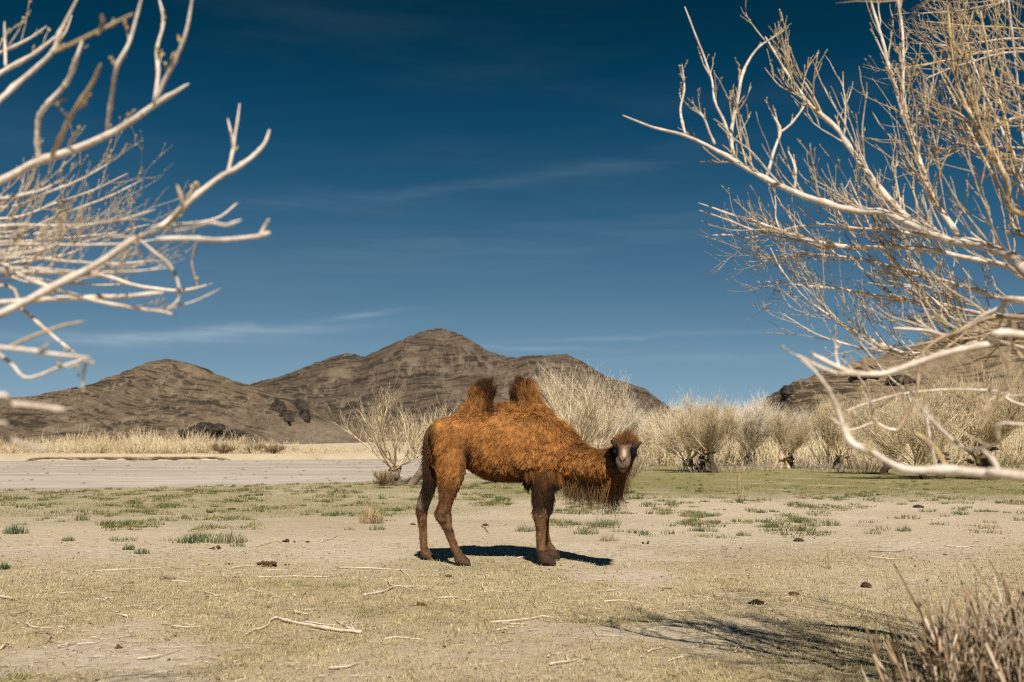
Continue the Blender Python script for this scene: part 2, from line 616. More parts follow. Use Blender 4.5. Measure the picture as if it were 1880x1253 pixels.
def build_riverbed():
    xs = np.concatenate([np.linspace(-260, -40, 60), np.linspace(-39, 14, 130), np.linspace(15, 60, 20)])
    ss = np.linspace(0, 1, 90)
    X = np.broadcast_to(xs[None], (len(ss), len(xs)))
    Y = near_edge(xs)[None] - 2 + ss[:, None] ** 1.6 * (far_edge(xs) - near_edge(xs) + 6)[None]
    Z = -0.36 + 0.05 * fbm(xyz(X / 30, Y / 5, 0), 3) + 0.03 * fbm(xyz(X / 6, Y / 1.2, 4), 3)
    nx = len(xs)
    i = (np.arange(len(ss) - 1)[:, None] * nx + np.arange(nx - 1)[None]).ravel()
    m = mesh_np('riverbed', np.stack([X, Y, Z], -1), np.stack([i, i + 1, i + nx + 1, i + nx], -1), None, None, True)
    mat, nt, b = new_mat('riverbed_silt')
    p = pos_socket(nt)
    st = nt.noise(nt.mapping(p, (0.05, 0.42, 1), (0, 0, -0.06)), 1.0, 5, 0.6)
    st2 = nt.noise(nt.mapping(p, (0.25, 1.9, 1), (0, 0, -0.03)), 1.0, 4, 0.6)
    fi = nt.noise(p, 5, 4, 0.7)
    c = nt.mix(nt.ramp(st, 0.33, 0.66), (0.31, 0.258, 0.210), (0.44, 0.378, 0.322))
    c = nt.mix(nt.math('MULTIPLY', nt.ramp(st2, 0.55, 0.66), 0.8), c, (0.56, 0.495, 0.41))
    c = nt.mix(nt.math('MULTIPLY', nt.ramp(st2, 0.45, 0.34), 0.75), c, (0.225, 0.185, 0.13))
    c = nt.mix(nt.math('MULTIPLY', nt.ramp(fi, 0.6, 0.8), 0.3), c, (0.22, 0.18, 0.13))
    nt.l.new(c, b.inputs['Base Color'])
    b.inputs['Roughness'].default_value = 0.8
    bump(nt, b, fi, 0.3, 0.02)
    obj('riverbed', m, mat, kind='structure')
    # stones, clods and drift lines left on the silt
    rng = np.random.default_rng(19)
    n = 650
    x = rng.uniform(-60, 4, n)
    e0, e1 = near_edge(x), far_edge(x)
    y = e0 + 1.5 + rng.random(n) ** 1.3 * (e1 - e0 - 3)
    y = y + 1.5 * np.sin(x * 0.3 + np.round(y / 7))
    r = rng.uniform(0.015, 0.06, n) * (0.5 + y / 90)
    V0 = np.array([[1, 0, 0], [-1, 0, 0], [0, 1, 0], [0, -1, 0], [0, 0, .6], [0, 0, -.6]], float)
    T0 = np.array([[0, 2, 4], [2, 1, 4], [1, 3, 4], [3, 0, 4], [2, 0, 5], [1, 2, 5], [3, 1, 5], [0, 3, 5]])
    VV = np.stack([x, y, -0.33 + r * .1], -1)[:, None] + V0[None] * r[:, None, None] * rng.uniform(.6, 1.5, (n, 6, 1)) * np.array([1.6, 1, 1])
    TT = (T0[None] + np.arange(n)[:, None, None] * 6).reshape(-1, 3)
    ac = Acc()
    cl = np.array([[0.24, 0.19, 0.14], [0.36, 0.30, 0.24], [0.46, 0.40, 0.33], [0.18, 0.14, 0.10]])[rng.integers(0, 4, n)]
    ac.add(VV.reshape(-1, 3), None, TT, np.repeat(cl, 6, 0))
    sm, nt2, b2 = new_mat('river_stone')
    vc2, _ = vcol(nt2)
    nt2.l.new(vc2, b2.inputs['Base Color'])
    b2.inputs['Roughness'].default_value = 0.9
    obj('river_gravel', ac.mesh('river_gravel', False), sm, kind='stuff', label='stones and clods strewn over the grey riverbed', category='gravel')


build_riverbed()


# ------------------------------------------------------------------ hills
def mat_rock(name, base, dark, pale, dip, band, vscale):
    m, nt, b = new_mat(name)
    p = pos_socket(nt)
    rot = nt.mapping(p, (1, 1, 1), (0, dip, 0))
    big = nt.noise(p, 0.012 * vscale, 5, 0.6)
    med = nt.noise(p, 0.06 * vscale, 6, 0.65)
    fin = nt.noise(p, 0.35 * vscale, 5, 0.7)
    sep = nt.node('ShaderNodeSeparateXYZ')
    nt.l.new(rot, sep.inputs[0])
    wv = nt.noise(nt.mapping(p, (1, 0.4, 0.6)), 0.010 * vscale, 3, 0.5)
    zz = nt.math('ADD', sep.outputs[2], nt.math('MULTIPLY', med, 2.6 / vscale))
    zz = nt.math('ADD', zz, nt.math('MULTIPLY', wv, 48.0 / vscale))
    cm = nt.node('ShaderNodeCombineXYZ')
    nt.l.new(zz, cm.inputs[2])
    nt.l.new(nt.math('MULTIPLY', sep.outputs[0], 0.06), cm.inputs[0])
    strat = nt.noise(cm.outputs[0], band * vscale, 4, 0.7)
    c = nt.mix(nt.ramp(med, 0.3, 0.7), base, tuple(0.72 * v for v in base))
    c = nt.mix(nt.math('MULTIPLY', nt.ramp(strat, 0.50, 0.55), 0.95), c, dark)
    c = nt.mix(nt.math('MULTIPLY', nt.ramp(strat, 0.42, 0.32), 0.6), c, pale)
    c = nt.mix(nt.math('MULTIPLY', nt.ramp(big, 0.5, 0.75), 0.5), c, pale)
    c = nt.mix(nt.math('MULTIPLY', nt.ramp(fin, 0.56, 0.66), 0.45), c, dark)
    gl = nt.noise(nt.mapping(p, (0.05 * vscale, 0.012 * vscale, 0.012 * vscale), (0, 0.35, 0.2)), 1.0, 5, 0.6)
    c = nt.mix(nt.math('MULTIPLY', nt.ramp(nt.math('ABSOLUTE', nt.math('SUBTRACT', gl, 0.5)), 0.022, 0.0), 0.6), c, pale)
    vc, _ = vcol(nt)
    sp = nt.node('ShaderNodeSeparateColor')
    nt.l.new(vc, sp.inputs[0])
    c = nt.mix(nt.math('MULTIPLY', sp.outputs[0], 0.85), c, pale)       # scree and washed gullies
    c = nt.mix(nt.math('MULTIPLY', sp.outputs[1], 0.9), c, dark)        # outcropping dark rock
    nt.l.new(c, b.inputs['Base Color'])
    b.inputs['Roughness'].default_value = 0.95
    b.inputs['Specular IOR Level'].default_value = 0.1
    bump(nt, b, nt.math('ADD', nt.math('MULTIPLY', strat, 1.2), fin), 0.9, 2.2 / vscale)
    return m


HILL_PTS = {}


def hill(name, sky_pts, D, front, back, mat, nx=360, ny=110, rough=0.05, spur=0.10, jag=0.012, crag=None, scree=None, seed=0, strata=0.0, dip=0.0):
    """a ridge whose crest runs along depth D; the slope falls to the front and to the back"""
    pts = np.array(sky_pts, float)
    x0 = (pts[0, 0] - 940) / FPX * D
    x1 = (pts[-1, 0] - 940) / FPX * D
    xs = np.linspace(x0, x1, nx)
    px = 940 + xs / D * FPX
    ridge = at(px, np.interp(px, pts[:, 0], pts[:, 1]), D)[:, 2]
    ridge = np.maximum(ridge, 0.0)
    ker = np.array([1, 2, 3, 2, 1.0]) / 9
    ridge = np.convolve(np.pad(ridge, 2, 'edge'), ker, 'valid')
    Hm = ridge.max()
    ss = np.concatenate([np.linspace(0, 1, int(ny * 0.78)), 1 + np.linspace(0, 1, ny - int(ny * 0.78) + 1)[1:]])
    S, X = np.meshgrid(ss, xs, indexing='ij')
    Yc = np.where(S <= 1, D - front * (1 - S), D + back * (S - 1))
    prof = np.where(S <= 1, 0.62 * S ** 1.15 + 0.38 * S ** 2.6, np.cos(np.clip(S - 1, 0, 1) * math.pi / 2) ** 1.3)
    k = 1.0 / Hm
    so = seed * 31.7
    # gullies and spurs run down the slope
    gul = ridged(xyz(X * k * 2.6 + 0.7 * fbm(xyz(X * k * 1.2, Yc * k * 1.2, so), 3), Yc * k * 0.75, so + 5), 4, 0.5)
    det = fbm(xyz(X * k * 5, Yc * k * 4, so + 3), 5, 0.55)
    away = np.clip(1 - np.abs(S - 1) * 0.0, 0, 1) * np.where(S <= 1, 1 - S ** 2.5, 1 - (2 - S) ** 2.5)
    foot = sstep(S, 0.0, 0.25)
    Z = ridge[None] * prof * (1 - spur * (gul - 0.62) * 2 * away * foot)
    Z = Z + Hm * rough * det * away * foot * sstep(ridge[None] / Hm, 0.02, 0.3)
    if strata:
        # ledges of harder beds, dipping with the strata
        zz = (Z + dip * X + Hm * 0.05 * det) / (Hm * 0.055)
        fr = zz - np.floor(zz)
        Z = Z + Hm * 0.055 * strata * (sstep(fr, 0.35, 0.65) - fr) * sstep(S, 0.15, 0.4) * (1 - 0.85 * sstep(S, 0.82, 1.0)) * np.where(S <= 1, 1, 0.1)
    Z = Z + 1.6 * Hm * jag * fbm(xyz(X * k * 16, Yc * k * 6, so + 8), 4, 0.6) * sstep(S, 0.3, 0.9) * sstep(ridge[None] / Hm, 0.02, 0.2)
    base_z = gz(0.0, D - front)
    Z = np.maximum(Z, -4) - 2.0 * (1 - sstep(S, 0, 0.06))
    col = np.zeros(Z.shape + (3,))
    PX, PY = project(np.stack([X, Yc, Z], -1))
    if scree:
        for (cx, cy, rx, ry, a) in scree:
            col[..., 0] = np.maximum(col[..., 0], a * np.exp(-((PX - cx) / rx) ** 2 - ((PY - cy) / ry) ** 2))
    col[..., 0] = np.maximum(col[..., 0], 0.9 * sstep(gul, 0.80, 0.93) * sstep(S, 0.05, 0.3) * (1 - sstep(S, 0.9, 1.0)))
    col[..., 0] = np.maximum(col[..., 0], 0.7 * (1 - sstep(S, 0.02, 0.22)))
    if crag:
        for (cx, cy, rx, ry, a, lift) in crag:
            g = np.exp(-((PX - cx) / rx) ** 2 - ((PY - cy) / ry) ** 2)
            nn = ridged(xyz(X * k * 9, Yc * k * 9, so + 2), 4)
            g2 = sstep(g + 0.55 * (nn - 0.6), 0.35, 0.75)
            col[..., 1] = np.maximum(col[..., 1], a * g2)
            Yc = Yc - lift * Hm * g2 * (0.5 + nn)
            Z = Z + lift * 0.6 * Hm * g2 * (nn - 0.3)
    V = np.stack([X, Yc, Z], -1)
    nyy = len(ss)
    i = (np.arange(nyy - 1)[:, None] * nx + np.arange(nx - 1)[None]).ravel()
    m = mesh_np(name, V, np.stack([i, i + 1, i + nx + 1, i + nx], -1), None, col.reshape(-1, 3), True)
    ho = obj(name, m, mat, kind='structure')
    HILL_PTS[name] = (V[:, :, :].reshape(-1, 3), PX.ravel(), PY.ravel(), S.ravel())
    return ho


ROCK_A = mat_rock('brown_scree_rock', (0.112, 0.083, 0.058), (0.036, 0.028, 0.022), (0.195, 0.150, 0.108), 0.12, 0.34, 1.0)
ROCK_B = mat_rock('banded_tan_rock', (0.165, 0.120, 0.078), (0.045, 0.035, 0.025), (0.250, 0.193, 0.135), -0.22, 0.36, 2.2)
ROCK_C = mat_rock('pale_crag_rock', (0.235, 0.172, 0.105), (0.055, 0.042, 0.030), (0.31, 0.245, 0.155), 0.1, 0.18, 4.0)

hill('mountain', [(250, 815), (330, 765), (380, 740), (430, 714), (470, 702), (520, 690), (580, 666), (620, 652), (640, 649), (668, 655), (700, 640),
                  (740, 622), (770, 610), (800, 603), (830, 607), (860, 622), (890, 642), (930, 656), (960, 655), (1000, 652), (1040, 650),
                  (1075, 666), (1110, 690), (1150, 703), (1180, 712), (1205, 730), (1222, 748), (1238, 775), (1260, 800), (1310, 818), (1400, 820)],
     1050, 480, 420, ROCK_A, 560, 175, rough=0.045, spur=0.20, jag=0.010, seed=1, strata=0.75, dip=0.06,
     scree=[(560, 800, 220, 14, 0.8)])
hill('hill_banded', [(-260, 790), (-120, 775), (0, 768), (60, 763), (110, 752), (140, 738), (165, 722), (200, 705), (225, 690), (260, 670), (278, 663),
                     (310, 660), (335, 665), (360, 672), (380, 684), (400, 691), (440, 704), (480, 713), (520, 726), (546, 735), (558, 752), (572, 772),
                     (600, 784), (640, 800), (690, 815), (740, 820)],
     430, 230, 180, ROCK_B, 440, 130, rough=0.045, spur=0.14, jag=0.020, seed=2, strata=0.8, dip=-0.12,
     scree=[(585, 795, 90, 26, 1.0), (520, 790, 50, 22, 0.7), (420, 775, 60, 12, 0.5)])
hill('hill_distant', [(-400, 770), (-200, 742), (-50, 736), (0, 731), (35, 729), (60, 728), (85, 722), (100, 718), (120, 718), (150, 730), (185, 748), (230, 775), (300, 815)],
     800, 260, 200, ROCK_B, 160, 60, rough=0.05, spur=0.12, seed=3)
hill('hill_crag', [(1400, 815), (1416, 790), (1424, 756), (1432, 735), (1450, 715), (1480, 697), (1510, 685), (1560, 671), (1620, 655), (1680, 640), (1760, 610),
                   (1820, 590), (1880, 575), (2000, 555), (2200, 600), (2400, 700), (2600, 815)],
     210, 90, 80, ROCK_C, 300, 110, rough=0.06, spur=0.10, jag=0.03, seed=4, strata=0.3,
     crag=None)


# ------------------------------------------------------------------ camel
CD = 11.72                                # depth of the camel's mid-line
CROOT = np.array([0.0, CD, 0.0])


def cp(px, py, y):
    """camel point: photograph pixel and offset in depth from the mid-line"""
    return at(px, py, CD + y) - CROOT


def ring(c, ax, bx, n=20, p=2.2):
    th = np.arange(n) * 2 * math.pi / n
    cs, sn = np.cos(th), np.sin(th)
    cs = np.sign(cs) * np.abs(cs) ** (2 / p)
    sn = np.sign(sn) * np.abs(sn) ** (2 / p)
    return np.asarray(c)[None] + cs[:, None] * np.asarray(ax)[None] + sn[:, None] * np.asarray(bx)[None]


def loft(acc, rings):
    n = len(rings[0])
    V = np.concatenate(rings)
    k = len(rings)
    j = np.arange(n)
    q = np.concatenate([np.stack([i * n + j, i * n + (j + 1) % n, (i + 1) * n + (j + 1) % n, (i + 1) * n + j], -1) for i in range(k - 1)])
    cen = np.stack([rings[0].mean(0), rings[-1].mean(0)])
    V = np.concatenate([V, cen])
    t0 = np.stack([np.full(n, k * n), (j + 1) % n, j], -1)
    t1 = np.stack([np.full(n, k * n + 1), (k - 1) * n + j, (k - 1) * n + (j + 1) % n], -1)
    acc.add(V, q, np.concatenate([t0, t1]))


def subdiv_rows(rows, m=3):
    """smooth in-between rings for a table of ring numbers"""
    R = np.array(rows, float)
    k = len(R)
    out = []
    for i in range(k - 1):
        p0, p1, p2, p3 = R[max(i - 1, 0)], R[i], R[i + 1], R[min(i + 2, k - 1)]
        for s in range(m):
            t = s / m
            out.append(0.5 * (2 * p1 + (p2 - p0) * t + (2 * p0 - 5 * p1 + 4 * p2 - p3) * t ** 2 + (3 * p1 - p0 - 3 * p2 + p3) * t ** 3))
    out.append(R[-1])
    return np.array(out)


def build_camel_body():
    acc = Acc()
    X, Y, Z = np.eye(3)
    # trunk: px, top, bottom, half width
    rows = [(786, 795, 838, .09), (792, 783, 855, .17), (803, 774, 866, .25), (820, 769, 868, .30), (843, 764, 862, .31), (858, 762, 858, .30), (872, 761, 866, .35),
            (895, 760, 876, .40), (925, 758, 881, .42), (955, 758, 881, .41), (985, 760, 878, .37), (1008, 771, 872, .33), (1026, 788, 866, .28),
            (1040, 803, 858, .20)]
    rr = []
    for px, t, b, w in subdiv_rows(rows):
        a, c = cp(px, t, 0), cp(px, b, 0)
        rr.append(ring((a + c) / 2, (a - c) / 2, Y * w, 28, 2.3))
    loft(acc, rr)
    # humps: py, px, half length, half width
    for rows in ([(790, 874, .28, .30), (770, 875, .235, .26), (755, 877, .19, .205), (742, 880, .150, .16), (729, 884, .115, .115), (718, 888, .075, .07), (711, 889, .03, .03)],
                 [(790, 974, .36, .34), (768, 974, .29, .28), (752, 970, .215, .205), (740, 966, .165, .16), (728, 963, .125, .12), (717, 962, .085, .08), (710, 962, .035, .035)], [(772, 925, .36, .30), (762, 925, .32, .24), (752, 925, .25, .15), (747, 925, .15, .08)]):
        loft(acc, [ring(cp(px, py, 0), X * a, Y * w, 20) for py, px, a, w in subdiv_rows(rows)])
    # shoulder mass
    rows = [(775, 995, .12, .14, -.05), (795, 1003, .20, .28, -.06), (825, 1010, .235, .33, -.07), (850, 1008, .22, .33, -.08), (868, 1003, .17, .30, -.08), (880, 1000, .1, .24, -.08)]
    loft(acc, [ring(cp(px, py, 0), X * a, Y * w, 24) for py, px, a, w, _ in subdiv_rows(rows)])
    # neck: px, py, depth, half height, half width
    rows = [(1000, 815, 0.0, .30, .26), (1022, 826, -.03, .29, .25), (1046, 840, -.12, .225, .20), (1072, 851, -.32, .175, .155), (1098, 856, -.55, .16, .14),
            (1122, 853, -.76, .155, .135), (1140, 843, -.90, .14, .125), (1148, 834, -.98, .10, .10)]
    S = subdiv_rows(rows)
    C = np.array([cp(px, py, y) for px, py, y, _, _ in S])
    T = norm(np.gradient(C, axis=0))
    side = norm(np.cross(T, Z[None]))
    up = np.cross(side, T)
    loft(acc, [ring(C[i], up[i] * S[i, 3], side[i] * S[i, 4], 22) for i in range(len(S))])
    # head: axis points towards the camera and down; px, py, depth, half height, half width
    rows = [(1150, 829, -.90, .06, .06), (1150, 826, -.95, .105, .105), (1149.5, 825, -1.02, .115, .118), (1148.5, 828, -1.09, .102, .102), (1147, 833, -1.16, .084, .079),
            (1145.5, 840, -1.23, .076, .069), (1144, 847, -1.30, .078, .072), (1143.5, 851, -1.35, .070, .066), (1143.5, 853, -1.378, .045, .044)]
    S = subdiv_rows(rows)
    C = np.array([cp(px, py, y) for px, py, y, _, _ in S])
    T = norm(np.gradient(C, axis=0))
    T[:2] = T[3]
    side = norm(np.cross(T, Z[None]))
    up = np.cross(side, T)
    loft(acc, [ring(C[i], up[i] * S[i, 3], side[i] * S[i, 4], 22, 2.3) for i in range(len(S))])
    # lower jaw and brows
    for (pts) in ([(1148, 849, -1.06, .05), (1145.5, 857, -1.20, .05), (1143.5, 861, -1.29, .043), (1143.5, 860.5, -1.335, .028)],
                  [(1129, 823, -1.03, .02), (1131, 821.5, -1.06, .030), (1135, 822, -1.10, .02)], [(1168, 823.5, -1.03, .02), (1166, 822, -1.06, .030), (1162, 822, -1.10, .02)]):
        S = subdiv_rows(pts)
        C = np.array([cp(px, py, y) for px, py, y, _ in S])
        T = norm(np.gradient(C, axis=0))
        side = norm(np.cross(T, np.array([0.1, 0.2, 1.0])[None]))
        up = np.cross(side, T)
        loft(acc, [ring(C[i], up[i] * S[i, 3], side[i] * S[i, 3], 14) for i in range(len(S))])
    # legs: py, px, half length, half width, depth
    legs = {
        'near_hind': [(772, 822, .15, .10, -.16), (790, 823, .215, .15, -.19), (815, 824, .205, .165, -.20), (840, 827, .175, .15, -.215), (865, 828, .160, .125, -.23), (885, 827, .130, .105, -.24),
                      (905, 822, .100, .085, -.25), (925, 818, .082, .070, -.26), (941, 813, .096, .076, -.265), (953, 815, .088, .07, -.268), (963, 819, .062, .056, -.27), (976, 824, .052, .048, -.27),
                      (1000, 833, .045, .044, -.27), (1013, 839, .050, .055, -.27), (1023, 845, .072, .078, -.27), (1030, 849, .090, .09, -.27), (1034, 849, .085, .085, -.27)],
        'far_hind': [(790, 822, .18, .13, .19), (830, 810, .16, .14, .20), (865, 797, .12, .10, .22), (885, 791, .086, .08, .24), (905, 784, .08, .07, .25), (925, 777.5, .080, .07, .26),
                     (938, 774, .073, .066, .26), (950, 775, .058, .056, .27), (975, 777, .045, .045, .27), (1000, 778, .042, .042, .27), (1009, 780, .05, .052, .27),
                     (1017, 783, .068, .075, .27), (1022, 786, .085, .085, .27), (1024, 786, .08, .08, .27)],
        'near_fore': [(810, 1008, .15, .10, -.16), (835, 1008, .19, .13, -.18), (862, 1001, .15, .115, -.20), (882, 997, .115, .095, -.22), (905, 995, .095, .08, -.235), (923, 993, .076, .070, -.245),
                      (938, 992.5, .086, .080, -.25), (950, 992, .082, .078, -.255), (961, 992.5, .058, .056, -.257), (980, 993, .055, .05, -.26), (1000, 993, .05, .047, -.265), (1012, 995, .062, .06, -.27),
                      (1023, 1001, .088, .085, -.27), (1030, 1004, .100, .095, -.27), (1034, 1004, .095, .09, -.27)],
        'far_fore': [(835, 1006, .16, .12, .18), (862, 1003, .14, .11, .20), (882, 1001, .105, .09, .22), (905, 999, .09, .078, .235), (925, 998, .074, .070, .245), (938, 998, .082, .076, .25),
                     (950, 998, .070, .066, .255), (960, 999, .054, .052, .257), (975, 1000, .05, .048, .26), (995, 1004, .046, .045, .265), (1006, 1009, .06, .058, .27), (1015, 1013, .08, .08, .27),
                     (1021, 1015, .092, .09, .27), (1024, 1015, .088, .085, .27)]}
    for rows in legs.values():
        rr = []
        for py, px, a, w, y in subdiv_rows(rows):
            c = cp(px, py, y)
            c[2] = max(c[2], 0.0)
            rr.append(ring(c, X * a, Y * w, 18))
        loft(acc, rr)
    # two broad toes on every foot
    for (px, py, y, sc_) in ((851, 1030, -.27, 1.0), (788, 1020.5, .27, .92), (1007, 1030, -.27, 1.05), (1017, 1020, .27, .95)):
        for sy in (-1, 1):
            c = cp(px, py, y + sy * .048)
            rr = []
            for tq in np.linspace(0, 1, 7):
                w = math.sin(min(tq * 1.15 + 0.12, 1.0) * math.pi * 0.5) * (1 - 0.55 * tq ** 3) * 0.046 * sc_
                hgt = max(w * (1.05 - 0.35 * tq), 0.008)
                rr.append(ring(np.array([c[0] - 0.03 + 0.115 * tq * sc_, c[1], hgt * 0.98]), Z * hgt, Y * w, 12))
            loft(acc, rr)
    m = acc.mesh('camel_shell')
    tmp = bpy.data.objects.new('camel_shell', m)
    COL.objects.link(tmp)
    md = tmp.modifiers.new('fuse', 'REMESH')
    md.mode = 'VOXEL'
    md.voxel_size = 0.016
    sm = tmp.modifiers.new('soften', 'SMOOTH')
    sm.factor = 0.5
    sm.iterations = 6
    dg = bpy.context.evaluated_depsgraph_get()
    ev = tmp.evaluated_get(dg)
    body = bpy.data.meshes.new_from_object(ev)
    bpy.data.objects.remove(tmp)
    body.name = 'camel_body'
    body.polygons.foreach_set('use_smooth', np.ones(len(body.polygons), bool))
    return body


# coat colours (base colours, not lit values)
RUST = np.array([0.25, 0.101, 0.027])
RUST_L = np.array([0.43, 0.196, 0.056])
DARK = np.array([0.020, 0.011, 0.007])
BROWN = np.array([0.115, 0.052, 0.021])
TAN = np.array([0.215, 0.108, 0.048])
GREYSKIN = np.array([0.20, 0.150, 0.115])


def gauss(u, v, cx, cy, rx, ry):
    return np.exp(-((u - cx) / rx) ** 2 - ((v - cy) / ry) ** 2)


def camel_colour(u, v, y, P):
    """coat colour and painted underside shade from the place on the body (u, v: photograph pixel of the place, y: depth offset)"""
    n1 = fbm(P * 5.0 + 3, 3)[:, None]
    n2 = fbm(P * 16.0 + 9, 3)[:, None]
    c = RUST + (RUST_L - RUST) * np.clip(0.45 + 1.0 * n1 + 0.5 * n2, 0, 1)
    c = c * (1 + 0.25 * n2)
    n0 = fbm(P * 2.6 + 13, 3)[:, None]
    c = c * (1 - 0.38 * sstep(n0 + 0.4 * n1, 0.05, 0.45))

    def blend(c, w, k):
        w = np.clip(w, 0, 1)[:, None]
        return c * (1 - w) + np.asarray(k) * w
    body = (u < 1030)
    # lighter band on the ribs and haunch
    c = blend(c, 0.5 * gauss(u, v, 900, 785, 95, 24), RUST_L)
    c = c * (1 - 0.5 * sstep(v, 830, 882) * (u > 845) * (u < 1030))[:, None]  # darker down to the belly: underside shade painted into the coat
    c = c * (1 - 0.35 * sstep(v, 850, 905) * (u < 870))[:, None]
    # hump tips
    c = blend(c, 1.6 * sstep(-v + 14 * n1[:, 0] + 0.35 * (u - 872), -735, -716) * (u < 925) * (v < 752), DARK)
    c = blend(c, 1.1 * gauss(u, v, 900, 740, 10, 26) * (v < 765), DARK)
    c = blend(c, 1.5 * sstep(-v + 8 * n1[:, 0] - 0.25 * (u - 958), -727, -712) * (u >= 925) * (v < 742), DARK)
    c = blend(c, 1.4 * sstep(-(u), -958, -944) * (u > 930) * (v < 745), DARK)
    c = blend(c, 0.35 * sstep(-v, -770, -735) * (u > 835) * (u < 1010), BROWN)
    # flank hollow and belly: shade painted dark into the coat; dark brisket
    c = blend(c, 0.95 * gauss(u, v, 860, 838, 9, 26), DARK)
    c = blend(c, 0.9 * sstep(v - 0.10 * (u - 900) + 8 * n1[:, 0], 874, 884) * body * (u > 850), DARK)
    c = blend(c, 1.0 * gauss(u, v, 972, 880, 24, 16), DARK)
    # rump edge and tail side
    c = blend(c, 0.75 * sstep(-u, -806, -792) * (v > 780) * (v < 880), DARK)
    # fore leg tuft
    fore = (u > 962) & (u < 1030) & (v > 862)
    c = blend(c, fore * 1.0 * sstep(v, 862, 876) * (1 - 0.85 * sstep(v, 925, 940)), DARK * 0.9)
    c = blend(c, fore * 0.35 * gauss(u, v, 992, 890, 10, 25), BROWN)
    # hind legs below the thigh
    hind = (u < 870) & (v > 868)
    c = blend(c, hind * 0.8 * sstep(v + 6 * n1[:, 0], 872, 905), BROWN * 0.8)
    c = blend(c, ((u < 805) & (v > 840) & (v < 935) & (y > 0)) * 0.75, GREYSKIN)
    # shanks
    low = (v > 930)
    n3 = fbm(P * 28.0 + 4, 3)
    c = blend(c, low * sstep(v, 930, 950), TAN * 0.85 * (1 + 0.6 * n2))
    c = blend(c, low * 0.75 * sstep(0.6 * n1[:, 0] + n2[:, 0] + 0.5 * n3, -0.02, 0.30), DARK * 1.8)
    c = blend(c, low * 0.5 * sstep(n3 - n2[:, 0], 0.15, 0.5), np.array([0.30, 0.19, 0.11]))
    c = blend(c, 0.8 * sstep(v, 1008, 1020), np.array([0.085, 0.048, 0.030]))
    c = blend(c, 0.55 * ((u > 980) & (v > 1010)), DARK)
    # neck: darker mane behind, ochre front
    neck = (u >= 1030)
    c = blend(c, sstep(u + 10 * n1[:, 0], 1030, 1060) * 0.6 * sstep(-v + 0.18 * (u - 1040) + 8 * n1[:, 0], -840, -815), BROWN)
    c = blend(c, neck * 0.4 * sstep(v, 868, 885), BROWN)
    # head
    head = (u > 1112) & (y < -0.86)
    c = blend(c, head * 1.0, BROWN * 0.9)
    c = blend(c, head * sstep(-v, -822, -812) * 0.9, RUST * 0.95)
    c = blend(c, head * 0.9 * gauss(u, v, 1149, 806, 8, 10), DARK * 1.6)
    face = head & (y < -1.02) & (v > 816)
    cx = np.interp(y, [-1.35, -1.25, -1.1, -1.0], [1143.5, 1145, 1148, 1149.5])
    off = np.abs(u - cx)
    c = blend(c, face * 1.0, np.array([0.135, 0.078, 0.047]))
    c = blend(c, face * 1.0 * gauss(u, v, 1146, 833, 4.0, 9.5), np.array([0.60, 0.47, 0.35]))
    c = blend(c, face * 1.0 * sstep(off, 9.2, 11.6) * sstep(v, 819, 823) * (y > -1.24), DARK * 0.45)
    c = blend(c, (head & (v > 822) & (v < 860) & (np.abs(u - 1148) > 12)) * 0.95, DARK * 0.5)
    muz = face & (y < -1.21)
    c = blend(c, muz * 0.9 * sstep(v, 838, 844), np.array([0.215, 0.148, 0.104]))
    c = blend(c, muz * 0.75 * gauss(u, v, 1143, 842.5, 4.5, 3.5), np.array([0.16, 0.105, 0.075]))
    c = blend(c, muz * 0.85 * gauss(u, v, 1143, 861.5, 6, 2.0), np.array([0.06, 0.035, 0.025]))
    c = blend(c, face * (y > -1.22) * 1.0 * sstep(v, 846, 855), DARK * 0.6)
    return np.clip(c, 0.005, 1)


def hair_obj(name, P, R, C, mat, parent):
    """P (N,K,3) strands"""
    N, K, _ = P.shape
    hc = bpy.data.hair_curves.new(name)
    hc.add_curves([K] * N)
    hc.attributes['position'].data.foreach_set('vector', P.astype(np.float32).ravel())
    a = hc.attributes.new('radius', 'FLOAT', 'POINT')
    a.data.foreach_set('value', R.astype(np.float32).ravel())
    c = np.ones((N, K, 4), np.float32)
    c[..., :3] = C
    a = hc.attributes.new('Col', 'FLOAT_COLOR', 'POINT')
    a.data.foreach_set('color', c.ravel())
    return obj(name, hc, mat, parent)


def strands(root, nrm, flow, L, lift, droop, K, curl, seed, clump=0.5):
    """curved wisps: flow along the coat, lifted by lift, drooping with droop"""
    rng = np.random.default_rng(seed)
    N = len(root)
    t = np.linspace(0, 1, K)[None, :, None]
    cn = np.stack([fbm(root * 22 + 5, 2), fbm(root * 22 + 55, 2), fbm(root * 22 + 105, 2)], -1)
    big = np.stack([fbm(root * 7 + 5, 2), fbm(root * 7 + 55, 2), fbm(root * 7 + 105, 2)], -1)
    d = norm(flow + clump * (cn + 0.9 * big) + 0.25 * rng.normal(size=(N, 3)) + nrm * np.asarray(lift).reshape(-1, 1))
    d = d - nrm * np.minimum(0, (d * nrm).sum(1) - 0.06)[:, None]
    d = norm(d)
    L = np.asarray(L).reshape(-1, 1, 1)
    g = np.array([0, 0, -1.0])[None, None]
    P = root[:, None] + L * (d[:, None] * t + np.asarray(droop).reshape(-1, 1, 1) * g * t ** 2)
    ph = rng.uniform(0, 6.28, (N, 1, 1))
    w = np.sin(ph + t * rng.uniform(3, 8, (N, 1, 1))) * t
    sd = norm(np.cross(d, nrm) + 1e-6)
    P = P + sd[:, None] * w * L * np.asarray(curl).reshape(-1, 1, 1)
    return P


